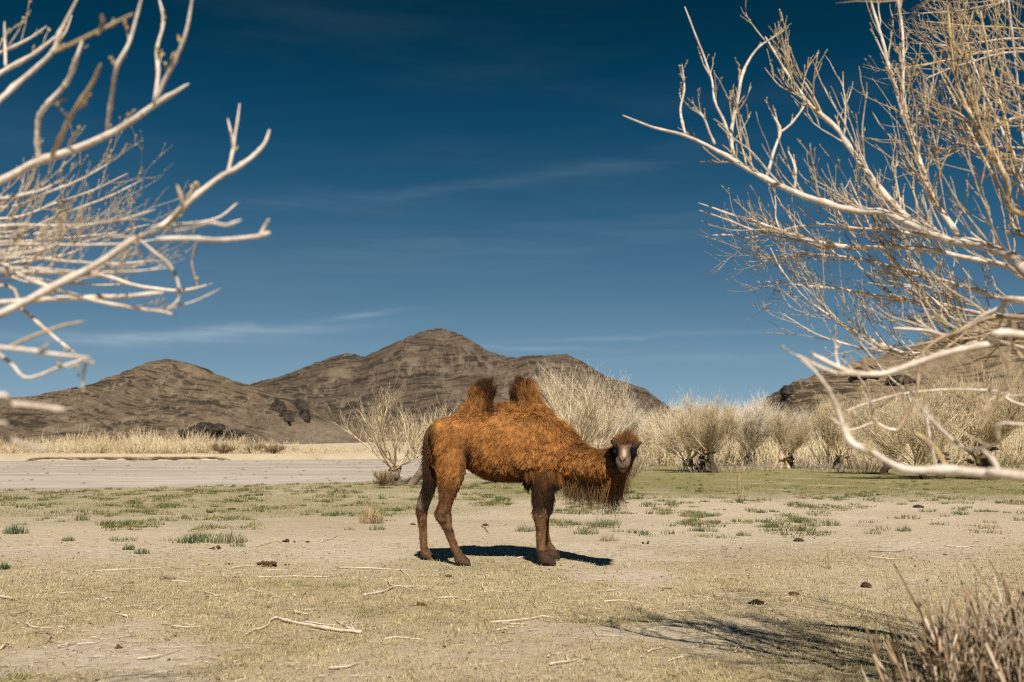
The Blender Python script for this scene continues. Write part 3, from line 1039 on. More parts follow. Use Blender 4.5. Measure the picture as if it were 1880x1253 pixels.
def build_camel():
    root = thing('camel', 'rust-brown two-humped camel standing side-on, head turned to face the viewer', 'camel', tuple(CROOT))
    body = build_camel_body()
    n = len(body.vertices)
    V = np.empty(n * 3, np.float32)
    body.vertices.foreach_get('co', V)
    V = V.reshape(-1, 3).astype(float)
    Nn = np.empty(n * 3, np.float32)
    body.vertices.foreach_get('normal', Nn)
    Nn = Nn.reshape(-1, 3).astype(float)
    u, v = project(V + CROOT)
    c = np.ones((n, 4), np.float32)
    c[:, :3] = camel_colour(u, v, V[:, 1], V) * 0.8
    a = body.attributes.new('Col', 'FLOAT_COLOR', 'POINT')
    a.data.foreach_set('color', c.ravel())
    skin, nt, b = new_mat('camel_skin')
    vc, _ = vcol(nt)
    nz = nt.noise(objco(nt), 60, 4, 0.7)
    cc = nt.mix(nt.ramp(nz, 0.3, 0.7), nt.mix(1.0, vc, (0.7, 0.7, 0.7), 'MULTIPLY'), nt.mix(1.0, vc, (1.25, 1.22, 1.2), 'MULTIPLY'))
    nt.l.new(cc, b.inputs['Base Color'])
    b.inputs['Roughness'].default_value = 0.75
    b.inputs['Specular IOR Level'].default_value = 0.2
    bump(nt, b, nz, 0.5, 0.006)
    bo = obj('body', body, skin, root)

    # ---- coat
    fur, nt, b = new_mat('camel_fur')
    vc, _ = vcol(nt)
    nt.l.new(vc, b.inputs['Base Color'])
    b.inputs['Roughness'].default_value = 0.65
    b.inputs['Specular IOR Level'].default_value = 0.10
    rng = np.random.default_rng(11)
    polys = len(body.polygons)
    body.calc_loop_triangles()
    nt_ = len(body.loop_triangles)
    tri = np.empty(nt_ * 3, np.int32)
    body.loop_triangles.foreach_get('vertices', tri)
    tri = tri.reshape(-1, 3)
    A = V[tri]
    ar = np.linalg.norm(np.cross(A[:, 1] - A[:, 0], A[:, 2] - A[:, 0]), axis=1)
    cen = A.mean(1)
    cu, cv = project(cen + CROOT)
    cy = cen[:, 1]
    face = (cu > 1112) & (cy < -1.06)
    bare = face & (np.abs(cu - np.interp(cy, [-1.35, -1.25, -1.1, -1.0], [1143.5, 1145, 1148, 1149.5])) < 13) & (cv > 817)
    for ex_, ey_ in ((1129.5, 828), (1166.5, 829)):
        bare = bare | ((np.hypot(cu - ex_, cv - ey_) < 5.5) & (cy < -0.95))
    eye_z = np.zeros(len(cen), bool)
    for ex_, ey_ in ((1129.5, 828), (1166.5, 829)):
        eye_z = eye_z | ((np.hypot(cu - ex_, cv - ey_) < 5.0) & (cy < -0.95))
    wgt = ar * np.where(bare, 1.6, 1.0) * np.where(cv > 935, 1.3, 1.0) * np.where(eye_z, 0, 1)
    N = 150000
    pick = rng.choice(len(tri), N, p=wgt / wgt.sum())
    r1, r2 = rng.random((2, N))
    s1 = np.sqrt(r1)
    w0, w1, w2 = 1 - s1, s1 * (1 - r2), s1 * r2
    P0 = A[pick, 0] * w0[:, None] + A[pick, 1] * w1[:, None] + A[pick, 2] * w2[:, None]
    n0 = norm(Nn[tri[pick, 0]] * w0[:, None] + Nn[tri[pick, 1]] * w1[:, None] + Nn[tri[pick, 2]] * w2[:, None])
    u, v = project(P0 + CROOT)
    y = P0[:, 1]
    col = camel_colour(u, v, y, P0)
    # direction of the coat
    flow = np.zeros((N, 3))
    flow[:] = (-0.45, 0, -0.9)
    hump = (v < 758) & (u > 838) & (u < 1000)
    hw = (sstep(-v, -785, -742) * sstep(u, 822, 845) * (1 - sstep(u, 990, 1015)))[:, None]
    hf = np.where((u > 925)[:, None], np.array([[-0.25, 0, 1.0]]), np.array([[0.1, 0, 1.0]]))
    flow = flow * (1 - hw) + hf * hw + 0.25 * hw * (1 - hw) * np.array([[1.0, -1.0, 0]])
    neck = (u > 1035)
    flow[neck] = (0.25, -0.1, -0.95)
    head = (u > 1112) & (y < -0.86)
    hc = cp(1149, 838, -1.0)
    flow[head] = norm(P0[head] - hc) * np.array([1, 1, 1]) + np.array([0, 0.35, 0.0])
    crown = head & (v < 822)
    flow[crown] += np.array([0, 0.0, 0.7])
    flow = flow - n0 * (flow * n0).sum(1)[:, None] * 0.8
    L = np.full(N, 0.043)
    L *= 1 + 0.7 * fbm(P0 * 9, 3) + 0.25 * rng.normal(size=N)
    lift = np.full(N, 0.30)
    droop = np.full(N, 0.25)
    curl = np.full(N, 0.10)
    L[(u < 868) & (v > 772)] *= 0.72
    L[(u > 868) & (u < 985) & (v > 768)] *= 0.88
    mane = (u > 1030) & (u < 1125) & (v < 838)
    lift[mane] = 0.9
    curl[mane] = 0.3
    L[mane] *= 1.15
    shoulder = (u > 985) & (u < 1045) & (v < 870)
    L[shoulder] *= 1.25
    top = hump & (v < 735)
    L[hump] *= 1.3
    L[top] *= 2.2
    lift[top] = 0.9
    droop[hump] = 0.0
    lift[hump] = 0.55
    L[crown] *= 1.9
    side_h = head & (v > 822)
    L[side_h] *= 0.6
    droop[head] = 0.0
    low = (v > 905) & (u < 960)
    L[low] *= np.clip(1 - (v[low] - 905) / 45, 0.25, 1)
    fore = (u > 962) & (u < 1032) & (v > 862) & (v < 925)
    L[fore] *= np.where(y[fore] < 0, 1.75, 1.4)
    droop[fore] = 0.8
    flow[fore] = (0.15, 0, -1)
    shank = (v > 938)
    L[shank] = 0.021 * (1 + 0.3 * rng.normal(size=shank.sum()))
    lift[shank] = 0.3
    droop[shank] = 0
    foot = v > 1012
    L[foot] = 0.010
    chin = head & (y < -1.0) & (v > 850)
    L[chin] *= 1.5
    bs = bare[pick]
    L[bs] = 0.0075 * (1 + 0.3 * rng.normal(size=bs.sum()))
    lift[bs] = 0.35
    droop[bs] = 0
    flow[bs] = (0, 0.6, 0.5)
    L = np.clip(L, 0.004, 0.2)
    K = 5
    P = strands(P0, n0, flow, L, lift, droop, K, curl, 5, clump=0.55)
    from mathutils import kdtree
    ctr = rng.choice(N, 9000, replace=False)
    kd = kdtree.KDTree(len(ctr))
    for i_, q_ in enumerate(ctr):
        kd.insert(P0[q_], i_)
    kd.balance()
    near = ctr[np.array([kd.find(q_)[1] for q_ in P0])]
    kk = np.where(head, 0.25, np.where(v > 935, 0.2, 0.5))[:, None, None] * np.linspace(0, 1, K)[None, :, None] ** 1.3
    far_ = np.linalg.norm(P0[near] - P0, axis=1)[:, None, None] > 0.06
    kk = np.where(far_, 0, kk)
    P = P * (1 - kk) + P[near] * kk
    tone = rng.normal(size=N)[near]
    t = np.linspace(0, 1, K)[None, :]
    R = (0.0016 * (1 - 0.75 * t)) * np.clip(L / 0.04, 0.5, 1.3)[:, None]
    C = np.repeat(col[:, None], K, 1)
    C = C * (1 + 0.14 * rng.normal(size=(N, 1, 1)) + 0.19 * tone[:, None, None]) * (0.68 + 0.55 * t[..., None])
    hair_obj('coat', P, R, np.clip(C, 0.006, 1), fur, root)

    # ---- long fringe hanging below the neck
    M = 3000
    s = rng.random(M)
    tx = np.interp(s, [0, .25, .5, .75, 1], [1034, 1062, 1092, 1122, 1148])
    ty = np.interp(s, [0, .25, .5, .75, 1], [862, 872, 878, 880, 868])
    yy = np.interp(s, [0, .25, .5, .75, 1], [-.10, -.26, -.50, -.76, -.98])
    p0 = cp(tx, ty, yy) + rng.normal(size=(M, 3)) * np.array([.02, .055, .02])
    lock = np.round(tx / 5.0 + rng.normal(size=M) * 0.12)
    p0[:, 0] += (lock * 5.0 - tx) / FPX * CD * 0.55
    cl = fbm(np.stack([lock * 0.9, yy * 0 + 2, yy * 0], -1), 2)
    Lf = (0.17 + 0.17 * cl + 0.04 * rng.normal(size=M)) * np.interp(s, [0, .08, .3, .8, 1], [0.9, 1.05, 0.9, 0.95, 0.75])
    nr = norm(rng.normal(size=(M, 3)) * np.array([1, 1, 0.2]))
    fl = np.stack([0.12 + 0.55 * fbm(np.stack([lock * 0.8, tx * 0 + 8, tx * 0], -1), 2), 0 * tx, -np.ones(M)], -1)
    Pf = strands(p0, nr, fl, np.clip(Lf, .05, .3), np.full(M, .1), np.full(M, .5), 6, np.full(M, .07), 6, clump=0.12)
    tt = np.linspace(0, 1, 6)[None, :, None]
    cf = np.repeat((RUST * 0.8)[None], M, 0) * (1 + 0.3 * rng.normal(size=(M, 1)))
    cf = cf[:, None] * (1 - tt) ** 1.2 + np.array([0.120, 0.080, 0.038]) * (1 - (1 - tt) ** 1.2)
    hair_obj('neck_fringe', Pf, 0.0024 * (1 - 0.7 * tt[..., 0]) * np.ones((M, 1)), np.clip(cf, .008, 1), fur, root)

    # ---- tail
    acc = Acc()
    tl = np.array([cp(px, py, yy) for px, py, yy in subdiv_rows([(797, 783, -.05), (787, 795, -.04), (783, 815, -.03), (784, 840, -.02), (786, 862, -.02), (788, 876, -.02)], 4)])
    acc.tubes(tl, np.interp(np.linspace(0, 1, len(tl)), [0, .3, 1], [.045, .034, .012]), 10, BROWN * 0.7)
    tm = mat_plain('tail_skin', 30, (0.06, 0.035, 0.02), (0.11, 0.06, 0.03))
    to = obj('tail', acc.mesh('tail'), tm, root)
    M = 3800
    s = rng.random(M) ** 0.8
    idx = s * (len(tl) - 1)
    i0 = np.clip(idx.astype(int), 0, len(tl) - 2)
    p0 = tl[i0] + (tl[i0 + 1] - tl[i0]) * (idx - i0)[:, None] + rng.normal(size=(M, 3)) * .014
    nr = norm(rng.normal(size=(M, 3)) * np.array([1, 1, 0.1]))
    fl = np.repeat(np.array([[0.02, 0, -1.0]]), M, 0)
    Pt = strands(p0, nr, fl, np.clip(.10 + .03 * rng.normal(size=M), .03, .2), np.full(M, .28), np.full(M, .35), 5, np.full(M, .08), 7, clump=.2)
    ct = np.repeat((BROWN * 0.75)[None], M, 0) * (1 - s[:, None]) + DARK * s[:, None]
    ct = ct * (1 + 0.3 * rng.normal(size=(M, 1)))
    t5 = np.linspace(0, 1, 5)[None, :]
    hair_obj('tail_hair', Pt, 0.0022 * (1 - .7 * t5) * np.ones((M, 1)), np.clip(np.repeat(ct[:, None], 5, 1), .006, 1), fur, to)

    # ---- eyes, ears, nostrils, mouth
    eye_m, nt, b = new_mat('eye_gloss')
    b.inputs['Base Color'].default_value = (0.012, 0.008, 0.006, 1)
    b.inputs['Roughness'].default_value = 0.12
    dark_m = mat_plain('nostril_dark', 60, (0.018, 0.012, 0.010), (0.035, 0.022, 0.016))
    ear_m = mat_plain('ear_hide', 40, (0.045, 0.024, 0.012), (0.10, 0.05, 0.024))
    import bmesh
    for sx in (-1, 1):
        bm = bmesh.new()
        bmesh.ops.create_uvsphere(bm, u_segments=16, v_segments=10, radius=0.026)
        me = bpy.data.meshes.new('eye')
        bm.to_mesh(me)
        bm.free()
        me.polygons.foreach_set('use_smooth', np.ones(len(me.polygons), bool))
        e = obj('eye', me, eye_m, root)
        e.location = tuple(cp(1148 + sx * 17.6, 828.5, -1.062))
        # nostril slit: slanting line of a V
        acc = Acc()
        pts = np.array([cp(1143 + sx * a, b_, y_) for a, b_, y_ in ((7.6, 840.8, -1.345), (5.4, 842.5, -1.378), (3.0, 845.0, -1.396), (0.9, 847.2, -1.403))])
        acc.tubes(pts, [.004, .0075, .007, .003], 6)
        obj('nostril', acc.mesh('nostril'), dark_m, root)
        # ear: a leaf-shaped cup
        acc = Acc()
        c0 = cp(1149 + sx * 17, 819, -0.99)
        tip = cp(1149.5 + sx * 27.5, 812 + sx * 1.5, -0.98)
        ax = tip - c0
        sd = np.array([0, -0.35, 1.0])
        rr = []
        for tq, w in ((0, .018), (.25, .028), (.55, .030), (.8, .020), (1.0, .005)):
            rr.append(ring(c0 + ax * tq * 1.15, norm(sd) * w, np.array([0, .9, .3]) * .012 * (1 - .5 * tq), 12))
        loft(acc, rr)
        eo = obj('ear', acc.mesh('ear'), ear_m, root)
    acc = Acc()
    pts = np.array([cp(a, b_, y_) for a, b_, y_ in ((1133.5, 854, -1.33), (1137.5, 858.5, -1.368), (1143.2, 859.5, -1.383), (1149, 858.5, -1.368), (1153, 854, -1.33))])
    acc.tubes(np.array(subdiv_rows(pts, 3)), np.full(13, .0045), 6)
    obj('mouth', acc.mesh('mouth'), dark_m, root)


build_camel()


# ------------------------------------------------------------------ bare willows
def rot_about(v, axis, ang):
    axis = norm(axis)
    c, s = np.cos(ang)[..., None], np.sin(ang)[..., None]
    return v * c + np.cross(axis, v) * s + axis * (axis * v).sum(-1, keepdims=True) * (1 - c)


def grow(p0, d0, L, K, rng, up=0.3, wig=0.25):
    """N curved shoots from points p0 along d0: (N,K,3)"""
    N = len(p0)
    P = np.empty((N, K, 3))
    P[:, 0] = p0
    d = norm(d0)
    for k in range(1, K):
        d = norm(d + np.array([0, 0, up / (K - 1)]) + wig / math.sqrt(K) * rng.normal(size=(N, 3)))
        P[:, k] = P[:, k - 1] + d * (np.asarray(L) / (K - 1))[:, None]
    return P


def offshoots(P, m, lo, hi, rng, ang=(0.35, 0.8), upbias=0.35):
    """m side shoots for each path of P: start points, directions, where along the path"""
    N, K, _ = P.shape
    t = rng.uniform(lo, hi, (N, m))
    f = t * (K - 1)
    i = np.clip(f.astype(int), 0, K - 2)
    w = (f - i)[..., None]
    n = np.arange(N)[:, None]
    p = P[n, i] * (1 - w) + P[n, i + 1] * w
    T = norm(P[n, i + 1] - P[n, i])
    ax = np.cross(T, rng.normal(size=T.shape))
    d = rot_about(T, ax, rng.uniform(*ang, size=(N, m)))
    d = norm(d + np.array([0, 0, upbias]))
    return p.reshape(-1, 3), d.reshape(-1, 3), t.reshape(-1)


BARK_PALE = np.array([0.75, 0.655, 0.505])
BARK_GOLD = np.array([0.66, 0.54, 0.355])
BARK_DARK = np.array([0.070, 0.052, 0.038])
M_TWIG = mat_plain('willow_twig_bark', 4, (0.78, 0.76, 0.74), (1.12, 1.1, 1.06), 0.8, 0.2, 0.002, 0.15, attr=True)
M_TRUNK = mat_plain('willow_trunk_bark', 5, (0.6, 0.6, 0.6), (1.5, 1.45, 1.4), 0.9, 0.9, 0.03, 0.1, attr=True)


def willow_meshes(seed, h, spread, n_limb=9, n1=10, n2=7, trunk_h=0.22, twig_r=0.007, tint=BARK_PALE, tint2=BARK_GOLD, lean=0.0, erect=0.8, stems=2, tr_col=BARK_DARK, wide=0.0):
    """pollarded bare willow: short dark trunk(s), pale fan of shoots"""
    rng = np.random.default_rng(seed)
    tr = Acc()
    tops, tdir = [], []
    for s in range(stems):
        a = rng.uniform(0, 6.28)
        hh = h * trunk_h * rng.uniform(0.8, 1.15)
        d = np.array([math.cos(a) * 0.22 + lean, math.sin(a) * 0.22, 1.0])
        P = grow(np.array([[0.05 * h * math.cos(a), 0.05 * h * math.sin(a), -0.12]]), d[None], np.array([hh + 0.12]), 7, rng, 0.1, 0.5)[0]
        r = h * 0.034 * np.array([1.7, 1.15, 1.0, 0.95, 1.0, 1.15, 0.95])
        r = r * (1 + 0.12 * rng.normal(size=7))
        tr.tubes(P, r, 9, tr_col)
        # knobbly head of old cuts
        for k in range(4):
            q = P[-1 - k % 3] + rng.normal(size=3) * h * 0.03
            kp = grow(q[None], norm(rng.normal(size=(1, 3)) + [0, 0, .8]), np.array([h * 0.07]), 4, rng, .2, .5)[0]
            tr.tubes(kp, h * 0.015 * np.array([1, 1.2, 1, .4]), 7, tr_col * 1.2)
        tops.append(P[-1])
        tdir.append(norm(P[-1] - P[-3]))
    cr = Acc()
    nl = n_limb
    src = rng.integers(0, stems, nl)
    az = rng.uniform(0, 2 * math.pi, nl)
    el = np.arcsin(np.clip(rng.uniform(erect - 0.45, 1.0, nl), 0.1, 1))
    d0 = np.stack([np.cos(az) * np.cos(el), np.sin(az) * np.cos(el), np.sin(el)], -1) + 0.25 * np.array(tdir)[src]
    d0[:, :2] *= spread
    L0 = h * (1 - trunk_h) * rng.uniform(0.62, 0.95, nl) * (0.75 + 0.25 * np.sin(el))
    P0 = grow(np.array(tops)[src] - 0.03 * h * norm(d0), d0, L0, 8, rng, 0.35, 0.28)
    r0 = h * 0.0085 * rng.uniform(0.7, 1.2, nl)
    k0 = np.linspace(1, 0.25, 8)[None]
    c0 = tint[None] * rng.uniform(0.75, 1.05, (nl, 1))
    cr.tubes(P0, r0[:, None] * k0, 5, c0)
    p, d, t = offshoots(P0, n1, 0.12, 0.97, rng, (0.25 + wide, 0.65 + wide), 0.45 - 0.5 * wide)
    L1 = h * 0.40 * (1.05 - 0.65 * t) * rng.uniform(0.6, 1.15, len(t))
    P1 = grow(p, d, L1, 6, rng, 0.45, 0.22)
    r1 = np.maximum(h * 0.0042 * (1.1 - 0.6 * t), twig_r * 1.1)
    mixc = rng.random((len(t), 1)) ** 1.3
    c1 = (tint * (1 - mixc) + tint2 * mixc) * rng.uniform(0.75, 1.1, (len(t), 1))
    cr.tubes(P1, r1[:, None] * np.linspace(1, 0.45, 6)[None], 4, c1)
    p, d, t = offshoots(P1, n2, 0.15, 0.98, rng, (0.25 + wide, 0.7 + wide), 0.3 - 0.4 * wide)
    L2 = h * 0.17 * rng.uniform(0.5, 1.3, len(t))
    P2 = grow(p, d, L2, 4, rng, 0.35, 0.2)
    mixc = rng.random((len(t), 1))
    c2 = (tint * (1 - mixc) + tint2 * mixc) * rng.uniform(0.7, 1.1, (len(t), 1))
    cr.tubes(P2, twig_r * np.linspace(1, 0.55, 4)[None] * rng.uniform(0.7, 1.1, (len(t), 1)), 3, c2)
    return tr.mesh('willow_trunk'), cr.mesh('willow_crown')


WILLOWS = {}


def willow(name, label, px, py, top, variant, rotz, width=1.0, group=None, dist=None):
    if dist is None:
        g = on_ground(px, py)
    else:
        g = np.array([(px - 940) / FPX * dist, dist, 0])
    g[2] = gz(g[0], g[1]) - 0.02
    topz = at(px, top, g[1])[2]
    h = topz - g[2]
    base = WILLOWS[variant]
    t = thing(name, label, 'tree' if name.endswith('tree') else 'shrub', tuple(g), rotz, group)
    s = h / base[2]
    t.scale = (s * width, s * width, s)
    obj('trunk', base[0], M_TRUNK, t)
    obj('crown', base[1], M_TWIG, t)
    return t


WILLOWS['fan'] = (*willow_meshes(28, 3.2, 1.1, 17, 10, 6, 0.20, 0.0036, BARK_GOLD * 1.05, BARK_GOLD * 0.8, 0.12, 0.70, 3, np.array([0.17, 0.13, 0.095]), 0.06), 3.2)
WILLOWS['tall'] = (*willow_meshes(22, 6.4, 0.66, 11, 13, 13, 0.10, 0.0060, BARK_PALE * 1.08, BARK_GOLD * 1.15, 0, 0.82, 2, BARK_PALE * 0.7, 0.22), 6.4)
WILLOWS['gold'] = (*willow_meshes(23, 4.6, 0.9, 15, 14, 14, 0.2, 0.0060, BARK_GOLD * 1.12, BARK_PALE, 0.1, 0.75, 2, BARK_DARK, 0.15), 4.6)
WILLOWS['grey'] = (*willow_meshes(24, 4.6, 0.85, 15, 14, 14, 0.2, 0.0060, np.array([0.68, 0.60, 0.50]), BARK_PALE, -0.1, 0.75, 1, BARK_DARK, 0.2), 4.6)
WILLOWS['old'] = (*willow_meshes(25, 4.6, 1.05, 16, 14, 14, 0.26, 0.0062, BARK_GOLD * 0.95, BARK_GOLD * 0.8, 0.05, 0.62, 2, BARK_DARK, 0.15), 4.6)
WILLOWS['pink'] = (*willow_meshes(26, 2.2, 1.25, 18, 12, 11, 0.04, 0.0055, np.array([0.33, 0.235, 0.17]), np.array([0.42, 0.32, 0.22]), 0, 0.6, 1), 2.2)
WILLOWS['brown'] = (*willow_meshes(27, 0.8, 0.9, 26, 9, 5, 0.04, 0.0045, np.array([0.24, 0.165, 0.095]), np.array([0.36, 0.27, 0.16]), 0, 0.75, 1), 0.8)

GW = 'bare willows across the meadow'
willow('willow_tree', 'pale fan-shaped bare willow standing just behind the camel\'s tail', 742, 893, 716, 'fan', 0.4, 1.35)
willow('brown_shrub', 'small reddish-brown shrub at the foot of the willow behind the camel\'s tail', 706, 894, 852, 'brown', 0.0, 1.0)
willow('willow_tree', 'tall cream-coloured bare tree rising behind the camel\'s neck', 1078, 861, 640, 'tall', 1.0, 1.0)
willow('twiggy_shrub', 'rounded pinkish-grey twiggy shrub right behind the camel\'s face', 1135, 909, 792, 'pink', 0.7, 1.0)
willow('willow_tree', 'wispy bare willow between the tall cream tree and the golden ones', 1235, 853, 722, 'tall', 3.9, 1.2, GW)
willow('willow_tree', 'feathery bare willow directly behind the dark stout trunk', 1345, 850, 716, 'tall', 5.0, 1.25, GW)
willow('willow_tree', 'feathery cream bare willow where the craggy hill begins', 1418, 850, 733, 'grey', 3.3, 1.2, GW)
willow('willow_tree', 'low straw-coloured bare willow seen over the front hump', 1000, 858, 735, 'gold', 2.0, 0.9, GW)
willow('willow_tree', 'pale bare willow just past the tall cream tree', 1165, 857, 722, 'grey', 0.3, 0.95, GW)
willow('willow_tree', 'thin pale bare willow above the camel\'s ears', 1205, 856, 742, 'tall', 2.2, 1.0, GW)
willow('willow_tree', 'golden bare willow whose trunk leans outward in a V', 1287, 866, 712, 'gold', 0.5, 1.0, GW)
willow('willow_tree', 'bushy bare willow with a stout dark trunk beside the leaning one', 1318, 869, 722, 'old', 1.4, 1.05, GW)
willow('willow_tree', 'lilac-grey bare willow just before the foot of the craggy hill', 1382, 856, 714, 'grey', 1.9, 1.0, GW)
willow('willow_tree', 'dark-trunked bare willow beside the pale broken stump', 1458, 861, 745, 'old', 3.0, 0.9, GW)
willow('willow_tree', 'bare willow on a dark forked trunk, next past the stump', 1532, 861, 722, 'old', 4.1, 1.0, GW)
willow('willow_tree', 'wide olive-brown bare willow under the drooping blurred branch', 1612, 872, 712, 'old', 5.2, 1.15, GW)
willow('willow_tree', 'dense brown bare willow near the frame edge, second from the side', 1712, 880, 700, 'gold', 0.9, 1.2, GW)
willow('willow_tree', 'large brown bare willow at the very edge of the meadow', 1835, 880, 668, 'old', 2.5, 1.2, GW)


def stems_stuff(name, label, clusters, per, r, cols, seed, K=5, branch=2, material=None, cat=None):
    """mass of scrub: clusters (x, y, radius, height) of thin stems fanning out from their middle; nobody could count them"""
    rng = np.random.default_rng(seed)
    C = np.asarray(clusters)
    w = C[:, 2] ** 1.5
    k = rng.choice(len(C), per * len(C), p=w / w.sum())
    n = len(k)
    a = rng.uniform(0, 6.28, n)
    q = np.sqrt(rng.random(n))
    rad = C[k, 2]
    x = C[k, 0] + np.cos(a) * q * rad * 0.5
    y = C[k, 1] + np.sin(a) * q * rad * 0.5
    p0 = np.stack([x, y, gz(x, y) - 0.1], -1)
    h = C[k, 3] * rng.uniform(0.45, 1.1, n) * (1 - 0.35 * q ** 2)
    d = np.stack([np.cos(a) * q * 0.75, np.sin(a) * q * 0.75, np.ones(n)], -1) + 0.14 * rng.normal(size=(n, 3))
    P = grow(p0, norm(d), h, K, rng, 0.2, 0.25)
    acc = Acc()
    cc = np.asarray(cols)
    tone = cc[rng.integers(0, len(cc), len(C))]
    pick = (tone[k] * 0.65 + cc[rng.integers(0, len(cc), n)] * 0.35) * rng.uniform(0.75, 1.12, (n, 1))
    acc.tubes(P, r * np.linspace(1, 0.45, K)[None] * rng.uniform(0.7, 1.2, (n, 1)), 3, pick)
    if branch:
        p, dd, t = offshoots(P, branch, 0.2, 0.97, rng, (0.3, 0.9), 0.3)
        L = np.repeat(h, branch) * 0.38 * rng.uniform(0.5, 1.2, len(t))
        P2 = grow(p, dd, L, 4, rng, 0.35, 0.25)
        acc.tubes(P2, r * 0.6 * np.linspace(1, 0.5, 4)[None] * np.ones((len(t), 1)), 3, np.repeat(pick, branch, 0) * rng.uniform(0.85, 1.1, (len(t), 1)))
    return obj(name, acc.mesh(name), material or M_TWIG, kind='stuff', label=label, category=cat or 'thicket')


def bank_clusters():
    rng = np.random.default_rng(61)
    out = []
    for i in range(330):
        px = rng.uniform(-260, 720)
        D = 110 + rng.random() ** 1.4 * 45
        x = (px - 940) / FPX * D
        D = max(D, float(far_edge(x)) + 2.5 + rng.random() * 3)
        hh = np.interp(px, [-250, 60, 130, 200, 330, 480, 560, 720], [2.0, 1.9, 3.1, 2.8, 2.8, 2.0, 1.2, 0.8]) * rng.uniform(0.45, 1.2)
        if rng.random() < sstep(px, 480, 700) * 0.5:
            continue
        out.append((x, D, rng.uniform(0.8, 2.4) * (0.5 + 0.25 * hh), hh))
    for i in range(190):
        px = rng.uniform(-150, 760)
        x = (px - 940) / FPX * 112
        D = float(far_edge(x)) + 1.2 + rng.random() * 14
        out.append(((px - 940) / FPX * D, D, rng.uniform(0.3, 0.8), rng.uniform(0.2, 0.75)))
    return out


stems_stuff('willow_thicket', 'straw-coloured thicket of bare scrub along the far river bank', bank_clusters(), 11, 0.031,
            [(0.60, 0.49, 0.32), (0.68, 0.58, 0.41), (0.46, 0.345, 0.205), (0.54, 0.44, 0.27)], 31, 4, 2)


def right_clusters():
    rng = np.random.default_rng(62)
    out = []
    for i in range(380):
        px = rng.uniform(950, 2080)
        D = rng.uniform(56, 100)
        if 1190 < px < 1430 and D < 60:
            continue
        x = (px - 940) / FPX * D
        hh = np.interp(px, [950, 1180, 1300, 1420, 1500, 1600, 1750, 2050], [2.6, 3.0, 4.4, 3.2, 4.0, 5.2, 6.6, 7.4]) * rng.uniform(0.5, 1.1)
        hh = hh * np.interp(D, [58, 75, 100], [0.62, 0.9, 1.0])
        out.append((x, D, rng.uniform(1.2, 3.2), hh))
    return out


stems_stuff('scrub_thicket', 'tawny mass of bare scrub filling the foot of the craggy hill', right_clusters(), 18, 0.023,
            [(0.66, 0.55, 0.375), (0.58, 0.47, 0.28), (0.74, 0.64, 0.48), (0.50, 0.395, 0.24)], 32, 4, 3)


def brush_clusters():
    rng = np.random.default_rng(63)
    out = []
    for i in range(70):
        px = rng.uniform(1150, 1900)
        D = rng.uniform(47, 62)
        out.append(((px - 940) / FPX * D, D, rng.uniform(0.5, 1.3), rng.uniform(0.4, 1.2)))
    return out


stems_stuff('brush_litter', 'low grey brush and dead twigs tangled between the willow trunks', brush_clusters(), 20, 0.013,
            [(0.48, 0.41, 0.33), (0.30, 0.235, 0.16), (0.58, 0.51, 0.42), (0.18, 0.135, 0.09)], 33, 4, 3, cat='brush')


# low shrubs on the far bank that can be told apart
for (px, py, top, wd, lab) in [(420, 836, 806, 1.5, 'dark-footed round shrub on the far bank, below the black rock'),
                               (462, 835, 806, 1.1, 'brown shrub on the far bank, second after the round one'),
                               (505, 834, 810, 1.6, 'low brown shrub on the far bank below the dark crags')]:
    D_ = 112.0
    t_ = willow('brown_shrub', lab, px, py, top, 'brown', px * 0.1, wd * 1.2, dist=D_)


# ------------------------------------------------------------------ rocks and old wood in the middle distance
def rock_mesh(name, seed, sx, sy, sz, rough=0.35):
    import bmesh
    bm = bmesh.new()
    bmesh.ops.create_icosphere(bm, subdivisions=4, radius=1.0)
    me = bpy.data.meshes.new(name)
    bm.to_mesh(me)
    bm.free()
    n = len(me.vertices)
    V = np.empty(n * 3, np.float32)
    me.vertices.foreach_get('co', V)
    V = V.reshape(-1, 3).astype(float)
    rr_ = np.random.default_rng(int(seed * 10))
    ds = norm(rr_.normal(size=(26, 3)))
    hs = rr_.uniform(0.62, 1.0, 26)
    r = np.min(np.where((V @ ds.T) > 0.05, hs[None] / np.maximum(V @ ds.T, 0.05), 9), axis=1)      # a faceted block
    r = np.minimum(r, 1.3) + rough * 0.35 * (ridged(V * 2.6 + seed, 4) - 0.5) + 0.10 * fbm(V * 6 + seed, 3)
    V = V * r[:, None] * np.array([sx, sy, sz])
    me.vertices.foreach_set('co', V.astype(np.float32).ravel())
    me.update()
    return me


M_BASALT = mat_plain('black_rock', 0.9, (0.016, 0.015, 0.014), (0.085, 0.068, 0.052), 0.9, 1.0, 0.4, 0.1)
for (px_, py_, w_, h_, sd_, lab_) in [(372, 792, 62, 34, 3.3, 'black jagged rock outcrop at the foot of the banded hill'), (344, 797, 34, 22, 4.7, 'low black rock at the near end of the jagged outcrop'),
                                      (398, 790, 34, 26, 5.9, 'black rock leaning on the far end of the jagged outcrop'), (430, 797, 34, 16, 8.3, 'small dark rock apart from the jagged outcrop at the hill foot')]:
    c_ = at(px_, py_, 205.0)
    q_ = 205.0 / FPX
    obj('rock_outcrop', rock_mesh('rock_outcrop', sd_, w_ * q_ * .5, w_ * q_ * .4, h_ * q_ * .5, 1.3), M_BASALT, label=lab_, category='rock', loc=tuple(c_))


